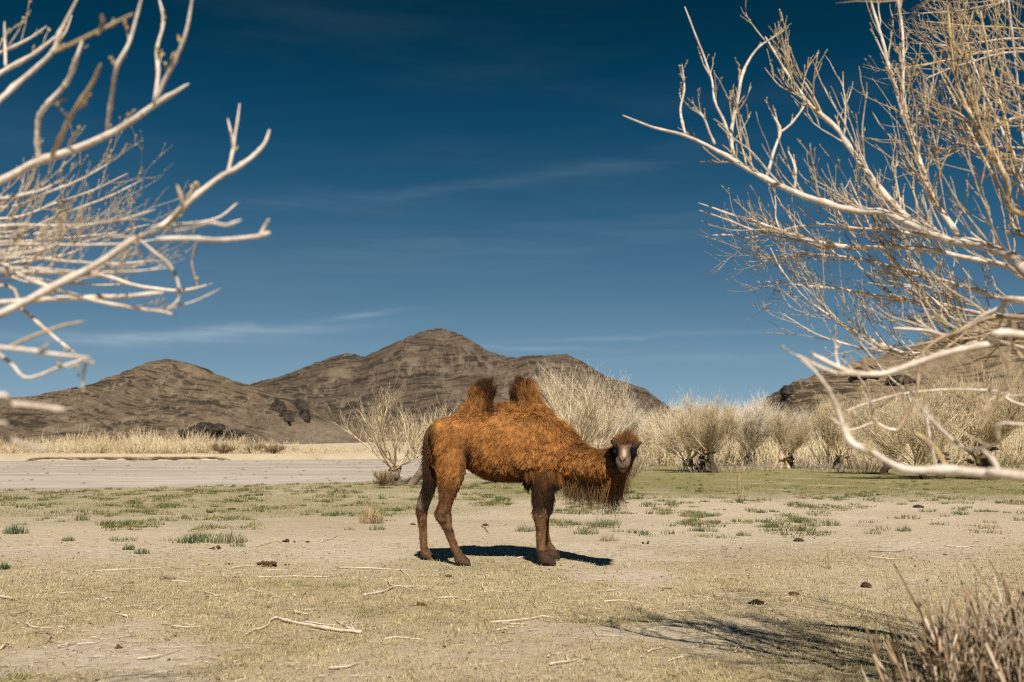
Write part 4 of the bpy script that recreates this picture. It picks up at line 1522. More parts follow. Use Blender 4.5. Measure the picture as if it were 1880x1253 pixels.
def hill_rock(hname, px, py, w, h, seed, label):
    P, PX, PY, S_ = HILL_PTS[hname]
    k = np.argmin((PX - px) ** 2 + (PY - py) ** 2 + 1e6 * (S_ > 1))
    c = P[k]
    q = c[1] / FPX
    obj('rock_outcrop', rock_mesh('rock_outcrop', seed, w * q * .55, w * q * .40, h * q * .55, 0.9), M_CRAG, label=label, category='rock', loc=tuple(c))


M_CRAG = mat_plain('dark_crag', 0.35, (0.016, 0.014, 0.013), (0.085, 0.066, 0.048), 0.9, 1.0, 0.6, 0.1)
for a_ in [('hill_banded', 548, 752, 38, 44, 12.1, 'tall dark crag on the shoulder of the banded hill'), ('hill_banded', 556, 768, 22, 26, 13.1, 'dark crag just below the tall one on the hill shoulder'),
           ('hill_banded', 507, 752, 26, 42, 14.1, 'dark craggy rib left of the tall crag on the banded hill'), ('hill_banded', 520, 770, 30, 22, 15.1, 'low broken rib of dark rock beneath the tall crag'),
           ('hill_crag', 1452, 722, 44, 26, 16.1, 'dark overhanging crag at the tip of the right-hand hill'), ('hill_crag', 1434, 748, 26, 24, 17.1, 'dark rock at the lowest end of the right-hand hill'),
           ('hill_crag', 1598, 690, 70, 44, 18.1, 'large dark crag behind the hanging branches'), ('hill_crag', 1655, 705, 50, 36, 19.1, 'dark crag next to the large one behind the branches')]:
    hill_rock(*a_)


def build_cutbank():
    """crumbling overhung edge of the far bank"""
    xs = np.linspace(-72, -20, 260)
    px = 940 + xs / 106 * FPX
    mask = sstep(px, 60, 110) * (1 - sstep(px, 400, 470))
    amp = np.clip(mask * (0.40 + 1.7 * fbm(xyz(xs / 2.2, 0, 2), 4)), 0, 1.2) * sstep(fbm(xyz(xs / 1.6, 3, 7), 3), -0.22, 0.12)
    y0 = far_edge(xs) + 2.0 * (0.7 * fbm(xyz(xs / 4, far_edge(xs) / 9, 1.1), 3)) + 0.6 * fbm(xyz(xs / 1.2, 1, 1), 3)
    prof = [(2.2, 0.13), (0.3, 0.16), (-0.45, 0.10), (-0.55, 0.0), (-0.05, -0.08), (0.25, -0.25), (0.2, -0.8)]
    rows = []
    for (dy, z) in prof:
        zz = np.where(z > 0, z * (0.25 + 0.75 * amp), z) - 0.9 * (1 - mask)
        rows.append(np.stack([xs, y0 + dy * np.where(dy < 0, amp, 1), zz + 0.05 * fbm(xyz(xs / 0.5, dy, z), 2)], -1))
    V = np.stack(rows)
    nx = len(xs)
    i = (np.arange(len(prof) - 1)[:, None] * nx + np.arange(nx - 1)[None]).ravel()
    m = mesh_np('river_bank', V, np.stack([i, i + nx, i + nx + 1, i + 1], -1))
    mt = mat_plain('bank_earth', 0.8, (0.26, 0.20, 0.135), (0.44, 0.36, 0.26), 0.95, 0.6, 0.1, 0.1)
    obj('river_bank', m, mt, kind='structure')


build_cutbank()

M_STUMP = mat_plain('weathered_stump', 3.0, (0.30, 0.20, 0.125), (0.60, 0.46, 0.33), 0.85, 0.8, 0.03, 0.1)
M_DEAD = mat_plain('dead_wood', 4.0, (0.20, 0.16, 0.12), (0.50, 0.43, 0.35), 0.85, 0.8, 0.02, 0.1)


def build_stump():
    g = on_ground(1437, 861)
    rng = np.random.default_rng(5)
    t = thing('tree_stump', 'pale broken stump split into legs beside a dark trunk', 'stump', (g[0], g[1], gz(g[0], g[1])))
    a = Acc()
    top = np.array([0.0, 0, 1.15])
    P = grow(np.array([[-0.02, 0, 0.45]]), np.array([[0, 0, 1.0]]), np.array([0.75]), 7, rng, 0.1, 0.4)[0]
    a.tubes(P, [.24, .22, .17, .14, .12, .08, .03], 10)
    obj('trunk', a.mesh('trunk'), M_STUMP, t)
    for (x, y, r) in [(-0.42, 0.05, .085), (-0.12, -0.15, .075), (0.28, -0.1, .12), (0.55, 0.12, .10)]:
        a = Acc()
        P = np.array([(x * 1.1, y, -.06), (x * 0.9, y * 0.9, .18), (x * 0.55, y * 0.7, .42), (x * 0.25, y * 0.4, .68), (0, 0, .8)])
        a.tubes(np.array(subdiv_rows(P, 3)), np.linspace(r, r * 1.25, 13) * (1 + .15 * rng.normal(size=13)), 8)
        obj('root_leg', a.mesh('root_leg'), M_STUMP, t)


build_stump()


def fallen_log(label, px0, py0, px1, py1, rad, mat, seed, side=3):
    rng = np.random.default_rng(seed)
    a, b = on_ground(px0, py0), on_ground(px1, py1)
    mid = (a + b) / 2
    mid[2] = gz(mid[0], mid[1])
    t = thing('fallen_log', label, 'log', tuple(mid))
    ts = np.linspace(0, 1, 9)[:, None]
    P = a + (b - a) * ts - mid
    P[:, 2] = rad * 0.8 + 0.10 * np.sin(ts[:, 0] * 5 + seed) * rad * 4 + 0.02
    P[:, 1] += 0.15 * rng.normal(size=9)
    ac = Acc()
    ac.tubes(P, rad * np.linspace(1.1, 0.45, 9) * (1 + .1 * rng.normal(size=9)), 8)
    obj('trunk', ac.mesh('trunk'), mat, t)
    for k in range(side):
        ac = Acc()
        Q = grow(P[[2 + k * 2]], norm(rng.normal(size=(1, 3)) * [1, .5, .5] + [0, 0, .35]), np.array([rng.uniform(.5, .9)]), 6, rng, .1, .3)[0]
        ac.tubes(Q, rad * np.linspace(.5, .12, 6), 6)
        obj('branch', ac.mesh('branch'), mat, t)


fallen_log('bleached log lying on the grass behind the camel\'s hind legs', 738, 886, 800, 876, 0.10, M_DEAD, 1, 3)
fallen_log('grey dead branch lying on the grass seen under the camel\'s belly', 886, 890, 925, 882, 0.06, M_DEAD, 2, 2)
fallen_log('pale fallen trunk on the grass before the lilac-grey willow', 1350, 838, 1408, 846, 0.14, M_DEAD, 3, 2)


# ------------------------------------------------------------------ the two near trees that frame the view
M_BARK = mat_plain('pale_branch_bark', 11, (0.56, 0.50, 0.43), (1.10, 1.08, 1.05), 0.8, 0.7, 0.004, 0.2, attr=True)
M_BUD = mat_plain('bud_scale', 60, (0.8, 0.8, 0.8), (1.2, 1.2, 1.2), 0.6, 0.2, 0.001, 0.3, attr=True)
WHITE_BARK = np.array([0.68, 0.61, 0.545])
TWIG_BARK = np.array([0.50, 0.39, 0.235])
BUD_COL = np.array([[0.34, 0.25, 0.09], [0.28, 0.16, 0.075], [0.44, 0.38, 0.16]])


def buds_on(acc, P, m, size, rng, lo=0.35):
    """small scaly buds sitting along the shoots"""
    p, d, t = offshoots(P, m, lo, 1.0, rng, (0.3, 0.7), 0.2)
    n = len(p)
    L = size * rng.uniform(0.6, 1.4, n)
    ref = np.cross(d, rng.normal(size=(n, 3)))
    A = norm(ref)
    B = np.cross(d, A)
    w = (L * 0.33)[:, None]
    mid = p + d * (L * 0.4)[:, None]
    V = np.stack([p, mid + A * w, mid + B * w, mid - A * w, mid - B * w, p + d * L[:, None]], 1)
    b = np.arange(n)[:, None] * 6
    T = np.concatenate([np.concatenate([b, b + 1 + k, b + 1 + (k + 1) % 4], 1) for k in range(4)] +
                       [np.concatenate([b + 5, b + 1 + (k + 1) % 4, b + 1 + k], 1) for k in range(4)])
    c = BUD_COL[rng.integers(0, 3, n)] * rng.uniform(0.7, 1.3, (n, 1))
    acc.add(V.reshape(-1, 3), None, T, np.repeat(c, 6, 0))


def near_bough(parent, pts, anchor=None, shoots=0, slen=(0.12, 0.4), lo=0.05, hi=0.98, sub=3, seed=0, upb=0.6, ang=(0.35, 0.9), bud=1.0,
               col=WHITE_BARK, origin=None, srad=1.0, toward=None, curl=0.35, budn=3, dscale=1.0, dcut=3.3):
    """pts: (px, py, depth, thickness in photograph pixels), tip first; anchor: world point on the trunk it leaves"""
    rng = np.random.default_rng(seed + 100)
    A = np.array(pts, float)
    A[:, 2] = np.where(A[:, 2] > dcut, A[:, 2] * dscale, A[:, 2])
    W = at(A[:, 0], A[:, 1], A[:, 2])
    R = A[:, 3] * 0.5 / FPX * A[:, 2] * 0.66
    rows = np.concatenate([W, R[:, None]], 1)
    if anchor is not None:
        an = np.array([*anchor, max(R[-1] * 1.25, 0.03)])
        rows = np.concatenate([rows, [(rows[-1] * 0.55 + an * 0.45) + [0, 0, -0.05, 0], an]])
    rows = subdiv_rows(rows, 5)
    C = rows[::-1, :3] - origin                                   # base to tip
    rad = np.maximum(rows[::-1, 3], 0.0012)
    rad = rad * (1 + 0.10 * fbm(C * 25 + seed, 2))
    kn = rng.random(len(rad)) < 0.16
    rad = rad * np.where(kn, rng.uniform(1.12, 1.38, len(rad)), 1.0)
    rad[-2:] *= np.array([0.8, 0.45])
    C = C + np.stack([fbm(C * 9 + 3 * k + seed, 2) for k in range(3)], -1) * rad[:, None] * 0.5
    a = Acc()
    a.tubes(C, rad, 10 if R.max() > 0.012 else 7, col * rng.uniform(0.92, 1.05))
    bo = obj('bough', a.mesh('bough'), M_BARK, parent)
    if shoots:
        shoots = int(shoots * 1.15) if slen[1] > 0.35 else shoots
        n_vis = len(subdiv_rows(np.zeros((len(pts), 1)), 5))
        P0 = C[None, len(C) - n_vis:]
        p, d, t = offshoots(P0, shoots, lo, hi, rng, ang, upb)
        if toward is not None:
            d = norm(d + np.asarray(toward))
        rl = np.interp(t, np.linspace(0, 1, n_vis), rad[-n_vis:])
        L = rng.uniform(*slen, len(t)) * (1.1 - 0.35 * t) * (0.95 if slen[1] > 0.35 else 0.85)
        P1 = grow(p, d, L, 8, rng, curl, 0.30)
        r1 = np.clip(rl * 0.5, 0.0012, 0.0050) * srad * rng.uniform(0.75, 1.15, len(t))
        tw = Acc()
        mixc = rng.random((len(t), 1)) ** 1.2
        c1 = (col * (1 - mixc) + TWIG_BARK * mixc) * rng.uniform(0.85, 1.08, (len(t), 1))
        tw.tubes(P1, r1[:, None] * np.linspace(1, 0.42, 8)[None], 5, c1, TWIG_BARK)
        bd = Acc()
        buds_on(bd, P1, budn, 0.012 * bud, rng, 0.3)
        if sub:
            p, d, t2 = offshoots(P1, sub, 0.25, 0.95, rng, (0.3, 0.75), 0.5)
            L2 = np.repeat(L, sub) * rng.uniform(0.2, 0.55, len(t2))
            P2 = grow(p, d, L2, 6, rng, curl, 0.25)
            r2 = np.repeat(r1, sub) * 0.62
            c2 = np.repeat(c1, sub, 0) * rng.uniform(0.85, 1.05, (len(t2), 1))
            tw.tubes(P2, np.maximum(r2, 0.0009)[:, None] * np.linspace(1, 0.5, 6)[None], 4, c2, TWIG_BARK * 0.9)
            buds_on(bd, P2, max(2, budn - 1), 0.011 * bud, rng, 0.2)
        obj('twigs', tw.mesh('twigs'), M_BARK, bo, kind='stuff')
        obj('buds', bd.mesh('buds'), M_BUD, bo, kind='stuff')
    return bo


def big_trunk(parent, pts, name='trunk', sides=14):
    a = Acc()
    rows = subdiv_rows(pts, 5)
    rng = np.random.default_rng(9)
    r = rows[:, 3] * (1 + 0.10 * fbm(rows[:, :3] * 3, 2))
    a.tubes(rows[:, :3], r, sides, np.array([0.34, 0.29, 0.235]))
    return obj(name, a.mesh(name), M_TRUNK, parent)


def build_right_tree():
    O = np.array([4.1, 3.3, 0.0])
    t = thing('willow_tree', 'budding pale-barked tree close by, its branches reaching in over the right side', 'tree', tuple(O))
    big_trunk(t, [(0.1, 0.0, -0.1, .24), (0.05, 0.05, 0.4, .19), (0, 0, 0.9, .17), (-.06, 0.05, 1.5, .16), (-.02, 0.1, 2.2, .13), (0.1, 0.15, 3.0, .10), (0.2, .2, 3.8, .06)])
    A = lambda z, dx=0.0: (O[0] + dx, O[1] + 0.07, z)
    B = lambda *a, **k: near_bough(t, *a, origin=O, dscale=0.8, **k)
    # the long main bough and its steep companions
    B([(1143, 212, 6.3, 5), (1195, 233, 6.3, 7), (1250, 247, 6.25, 9), (1300, 268, 6.2, 10), (1345, 293, 6.1, 12), (1395, 322, 6.0, 14), (1450, 350, 5.9, 16), (1510, 372, 5.85, 18),
       (1570, 387, 5.8, 18), (1620, 390, 5.75, 19), (1680, 415, 5.7, 22), (1735, 440, 5.6, 25), (1800, 450, 5.5, 27), (1860, 472, 5.4, 29), (1940, 520, 5.25, 32)], A(1.75),
      26, (0.15, 0.55), 0.05, 0.8, 3, 1, 0.85, (0.5, 1.1))
    B([(1257, 12, 6.2, 4), (1285, 85, 6.2, 5), (1305, 140, 6.2, 6), (1312, 185, 6.18, 7), (1330, 225, 6.15, 8), (1348, 285, 6.12, 9)], None, 4, (0.1, 0.25), 0.2, 0.6, 1, 2, 0.5)
    B([(1422, 68, 6.15, 4), (1390, 90, 6.15, 6), (1365, 130, 6.15, 8), (1355, 180, 6.12, 9), (1343, 240, 6.12, 10), (1345, 290, 6.1, 11)], None, 9, (0.12, 0.3), 0.1, 0.9, 2, 3, 0.5)
    B([(1252, 118, 6.3, 3), (1256, 165, 6.3, 6), (1249, 205, 6.27, 7), (1258, 248, 6.25, 8)], None, 5, (0.06, 0.14), 0.3, 0.95, 1, 4, 0.4)
    B([(1270, 197, 6.2, 4), (1290, 213, 6.2, 6), (1303, 245, 6.2, 7), (1312, 266, 6.2, 8)], None, 5, (0.08, 0.2), 0.3, 0.95, 1, 5, 0.4)
    B([(1418, 210, 6.0, 6), (1432, 240, 6.0, 8), (1420, 280, 6.0, 8), (1408, 325, 6.0, 9)], None, 3, (0.1, 0.25), 0.3, 0.9, 1, 6, 0.4)
    B([(1480, 190, 6.0, 5), (1455, 225, 6.0, 6), (1434, 243, 6.0, 7)], None, 2, (0.05, 0.15), 0.3, 0.9, 1, 7, 0.4)
    B([(1447, 278, 5.95, 5), (1460, 310, 5.9, 7), (1458, 352, 5.9, 8)], None, 2, (0.06, 0.14), 0.3, 0.9, 1, 8, 0.3)
    B([(1405, 68, 6.5, 6), (1430, 110, 6.45, 7), (1452, 145, 6.4, 8), (1485, 190, 6.3, 11), (1530, 230, 6.25, 13), (1570, 285, 6.1, 15), (1610, 340, 5.95, 16), (1650, 385, 5.8, 18), (1690, 422, 5.7, 20)],
      None, 26, (0.18, 0.55), 0.02, 0.92, 3, 9, 0.6, (0.4, 0.9))
    B([(1595, -10, 6.2, 7), (1620, 75, 6.15, 9), (1640, 150, 6.1, 11), (1665, 230, 6, 12), (1690, 300, 5.95, 14), (1715, 370, 5.85, 15), (1760, 432, 5.7, 18)], None, 24, (0.2, 0.6), 0.02, 0.9, 3, 10, 0.6)
    B([(1645, -20, 6.1, 7), (1657, 60, 6.08, 8), (1658, 140, 6.05, 9), (1655, 215, 6.02, 10)], None, 7, (0.12, 0.3), 0.1, 0.9, 2, 11, 0.4)
    B([(1740, 10, 5.6, 7), (1748, 90, 5.6, 8), (1760, 160, 5.6, 9), (1785, 215, 5.55, 11), (1812, 262, 5.5, 12), (1850, 330, 5.45, 14), (1895, 400, 5.4, 16)], A(2.0), 22, (0.2, 0.6), 0.05, 0.9, 3, 12, 0.6, col=TWIG_BARK * 1.1)
    # long thin whips reaching out to the left
    B([(1282, 373, 6.8, 3), (1340, 393, 6.8, 5), (1400, 412, 6.7, 7), (1465, 435, 6.6, 9), (1530, 450, 6.5, 10), (1600, 455, 6.4, 11), (1680, 455, 6.2, 12), (1760, 470, 6.0, 14), (1850, 490, 5.8, 18), (1930, 520, 5.6, 20)], A(1.9),
      26, (0.15, 0.5), 0.03, 0.8, 3, 13, 0.25, (0.2, 0.6))
    B([(1283, 386, 6.85, 3), (1330, 402, 6.8, 4), (1390, 425, 6.75, 5), (1450, 440, 6.65, 6), (1520, 455, 6.55, 7)], None, 8, (0.1, 0.3), 0.1, 0.9, 1, 14, 0.1, (0.2, 0.5))
    B([(1308, 432, 6.9, 3), (1345, 432, 6.88, 4), (1370, 438, 6.85, 5), (1420, 427, 6.8, 6), (1490, 413, 6.7, 7), (1560, 418, 6.5, 8), (1640, 425, 6.3, 10), (1740, 440, 6.0, 12)], None, 18, (0.15, 0.45), 0.03, 0.8, 3, 15, 0.2)
    B([(1385, 498, 7, 3), (1400, 483, 7, 4), (1440, 472, 6.9, 5), (1500, 468, 6.8, 6), (1580, 478, 6.7, 8), (1680, 500, 6.5, 10), (1780, 530, 6.3, 12), (1900, 560, 6.1, 15)], A(1.6), 34, (0.2, 0.65), 0.03, 0.9, 3, 16, 0.15, (0.3, 0.9))
    B([(1405, 517, 6.9, 3), (1460, 523, 6.9, 4), (1530, 530, 6.8, 6), (1620, 545, 6.7, 8), (1720, 560, 6.5, 10), (1820, 580, 6.2, 13), (1900, 590, 6.0, 15)], A(1.45), 36, (0.2, 0.6), 0.03, 0.92, 3, 17, 0.1, (0.3, 0.9))
    B([(1414, 455, 6.6, 3), (1438, 500, 6.6, 4), (1480, 548, 6.55, 5), (1540, 590, 6.5, 6), (1600, 625, 6.4, 8), (1680, 650, 6.3, 10), (1780, 640, 6.2, 12), (1900, 615, 6.0, 14)], A(1.35), 22, (0.15, 0.5), 0.05, 0.9, 3, 18, 0.2)
    B([(1437, 577, 6.3, 3), (1495, 612, 6.3, 4), (1540, 628, 6.25, 5), (1600, 643, 6.2, 7), (1670, 648, 6.2, 8)], None, 12, (0.1, 0.4), 0.05, 0.95, 2, 19, 0.2)
    B([(1470, 520, 6.2, 3), (1510, 560, 6.2, 4), (1570, 620, 6.2, 5), (1630, 690, 6.15, 6), (1660, 715, 6.1, 7), (1675, 745, 6.05, 8)], None, 10, (0.1, 0.4), 0.05, 0.95, 2, 20, 0.2)
    B([(1560, 330, 6.4, 4), (1600, 420, 6.4, 6), (1640, 480, 6.4, 7), (1700, 540, 6.3, 8), (1780, 600, 6.2, 10), (1880, 640, 6.0, 12)], A(1.3), 24, (0.2, 0.6), 0.03, 0.95, 3, 21, 0.2)
    # brighter mid boughs
    B([(1640, 603, 5.0, 8), (1700, 607, 5.0, 10), (1745, 616, 4.95, 13), (1790, 592, 4.9, 14), (1840, 565, 4.8, 15), (1900, 555, 4.7, 16)], A(1.3), 12, (0.15, 0.4), 0.05, 0.95, 2, 22, 0.4)
    B([(1780, 640, 5.2, 10), (1815, 618, 5.1, 12), (1850, 603, 5.0, 13), (1910, 590, 4.9, 15)], A(1.25), 9, (0.1, 0.4), 0.05, 0.95, 2, 23, 0.3)
    B([(1730, 642, 7.4, 22), (1790, 626, 7.2, 40), (1850, 620, 7.0, 52), (1930, 615, 6.8, 60)], A(1.2, .1), 10, (0.2, 0.5), 0.05, 0.95, 3, 24, 0.4, col=np.array([0.25, 0.20, 0.155]))
    # upper right tangle
    for k, pts in enumerate([[(1690, 25, 7.2, 4), (1760, 20, 7.2, 5), (1830, 8, 7.1, 6), (1900, -5, 7.0, 8)], [(1700, 40, 7, 4), (1780, 48, 7, 5), (1910, 58, 6.9, 8)],
                             [(1680, 80, 6.9, 4), (1740, 84, 6.9, 5), (1800, 78, 6.8, 6), (1910, 75, 6.7, 8)], [(1640, 127, 6.8, 4), (1720, 115, 6.8, 5), (1800, 98, 6.7, 6), (1910, 93, 6.6, 8)],
                             [(1695, 147, 6.6, 4), (1780, 115, 6.6, 5), (1910, 98, 6.5, 7)], [(1690, 195, 6.4, 4), (1740, 225, 6.3, 5), (1800, 255, 6.2, 6), (1900, 300, 6.0, 9)],
                             [(1690, 215, 6.5, 4), (1770, 265, 6.4, 5), (1910, 275, 6.2, 7)], [(1800, 20, 6.0, 5), (1820, 120, 6.0, 6), (1850, 230, 5.9, 7), (1905, 350, 5.8, 9)],
                             [(1850, -10, 5.8, 5), (1865, 120, 5.8, 6), (1880, 260, 5.8, 7), (1915, 380, 5.7, 9)], [(1720, 120, 6.3, 4), (1770, 220, 6.2, 6), (1840, 350, 6.0, 8), (1915, 450, 5.8, 10)],
                             [(1760, 30, 6.6, 4), (1800, 150, 6.5, 5), (1860, 280, 6.3, 7), (1930, 400, 6.1, 9)]]):
        B(pts, A(2.6 - 0.06 * k, 0.02), 11, (0.15, 0.5), 0.02, 0.95, 3, 30 + k, 0.35, (0.3, 0.9), col=TWIG_BARK * 1.15 if k % 2 else WHITE_BARK * 0.95)
    # hanging broken limb and the arcs under the crown
    B([(1642, 794, 4.6, 9), (1652, 785, 4.6, 16), (1664, 765, 4.6, 13), (1676, 742, 4.6, 10), (1685, 712, 4.6, 9), (1688, 675, 4.65, 9), (1700, 640, 4.7, 10), (1760, 610, 4.8, 12), (1900, 585, 4.8, 14)], A(1.3), 0, seed=50,
      col=np.array([0.36, 0.27, 0.19]))
    B([(1542, 656, 4.5, 3), (1575, 690, 4.5, 5), (1595, 725, 4.55, 6), (1604, 768, 4.6, 6), (1625, 785, 4.6, 7), (1645, 790, 4.6, 8)], None, 4, (0.05, 0.2), 0.2, 0.95, 1, 51, 0.1)
    B([(1522, 765, 4.5, 3), (1545, 782, 4.5, 5), (1565, 789, 4.5, 5), (1603, 776, 4.55, 5)], None, 3, (0.05, 0.12), 0.2, 0.95, 1, 52, 0.0)
    B([(1548, 757, 4.7, 3), (1620, 732, 4.7, 5), (1700, 718, 4.7, 6), (1790, 716, 4.6, 7), (1850, 722, 4.6, 8), (1900, 752, 4.55, 9)], A(1.0), 12, (0.1, 0.35), 0.05, 0.95, 2, 53, -0.1)
    B([(1738, 760, 4.3, 3), (1770, 763, 4.3, 4), (1810, 752, 4.3, 5), (1850, 722, 4.4, 6), (1880, 668, 4.4, 7), (1905, 630, 4.4, 8)], A(1.25), 6, (0.1, 0.3), 0.05, 0.95, 1, 54, 0.0, col=TWIG_BARK * 0.8)
    B([(1776, 826, 3.8, 5), (1812, 770, 3.8, 6), (1850, 690, 3.8, 7), (1890, 610, 3.8, 8)], A(1.5), 4, (0.1, 0.3), 0.1, 0.9, 1, 55, 0.0, col=TWIG_BARK * 0.75)
    B([(1690, 748, 4.0, 7), (1700, 760, 4.0, 8), (1730, 790, 3.9, 8), (1765, 820, 3.8, 8), (1785, 826, 3.7, 8), (1830, 815, 3.6, 8), (1900, 782, 3.5, 9)], A(1.0), 6, (0.1, 0.35), 0.1, 0.95, 1, 56, 0.2)
    B([(1700, 745, 4.1, 5), (1705, 790, 4.1, 6), (1715, 840, 4.1, 5), (1722, 862, 4.1, 3)][::-1], None, 0, seed=57)
    # out-of-focus boughs nearest the lens
    O2 = (O[0] - .1, O[1] - .1)
    B([(1488, 648, 2.9, 9), (1530, 670, 2.9, 13), (1570, 685, 2.87, 15), (1620, 686, 2.85, 16), (1680, 668, 2.85, 17), (1750, 645, 2.8, 18), (1820, 632, 2.8, 19), (1900, 618, 2.78, 21)], (*O2, 1.35), 5, (0.05, 0.22), 0.3, 0.95, 1, 60, 0.4)
    B([(1462, 652, 2.75, 11), (1490, 668, 2.8, 13), (1520, 680, 2.83, 12), (1545, 686, 2.86, 12), (1565, 684, 2.87, 12)], None, 2, (0.04, 0.1), 0.5, 0.95, 0, 61, 0.4)
    B([(1470, 660, 2.62, 7), (1495, 680, 2.6, 9), (1520, 715, 2.6, 10), (1540, 760, 2.6, 11), (1553, 800, 2.58, 13), (1566, 818, 2.56, 20), (1600, 832, 2.55, 20), (1660, 862, 2.5, 22), (1740, 862, 2.5, 24),
       (1820, 872, 2.45, 26), (1900, 878, 2.42, 28)], (*O2, 0.95), 3, (0.06, 0.15), 0.1, 0.6, 1, 62, 0.3)
    B([(1678, 795, 2.5, 9), (1705, 812, 2.5, 11), (1727, 838, 2.5, 12), (1738, 862, 2.5, 13)], None, 0, seed=63, col=TWIG_BARK * 1.2)
    B([(1803, 826, 2.45, 11), (1822, 842, 2.45, 12), (1834, 862, 2.44, 13), (1840, 874, 2.44, 13)], None, 0, seed=64)
    # more boughs of the same crown behind and above the view: they throw the dappled shade at the lower right
    rng = np.random.default_rng(77)
    for k in range(15):
        z0 = 1.6 + 0.1 * k
        tip = np.array([rng.uniform(1.6, 3.9), rng.uniform(2.7, 5.2), rng.uniform(2.8, 3.8)])
        a0 = np.array([O[0], O[1] + 0.05, z0])
        ac = Acc()
        ts = np.linspace(0, 1, 12)[:, None]
        P = a0 + (tip - a0) * ts + np.array([0, 0, 0.35]) * np.sin(ts * 3.14) * 0.4 + rng.normal(size=(12, 3)) * 0.015 - O
        ac.tubes(P, np.linspace(.032, .006, 12), 7, WHITE_BARK)
        bo = obj('bough', ac.mesh('bough'), M_BARK, t)
        p, d, tq = offshoots(P[None], 38, 0.15, 1.0, rng, (0.3, 0.9), 0.4)
        P1 = grow(p, d, rng.uniform(.3, .75, len(p)), 7, rng, .4, .3)
        ac = Acc()
        ac.tubes(P1, .0045 * np.linspace(1, .4, 7)[None] * np.ones((len(p), 1)), 4, TWIG_BARK)
        p, d, tq = offshoots(P1, 4, 0.2, 1.0, rng, (0.3, 0.8), 0.4)
        P2 = grow(p, d, rng.uniform(.1, .35, len(p)), 5, rng, .4, .3)
        ac.tubes(P2, .0026 * np.linspace(1, .5, 5)[None] * np.ones((len(p), 1)), 3, TWIG_BARK)
        obj('twigs', ac.mesh('twigs'), M_BARK, bo, kind='stuff')


build_right_tree()


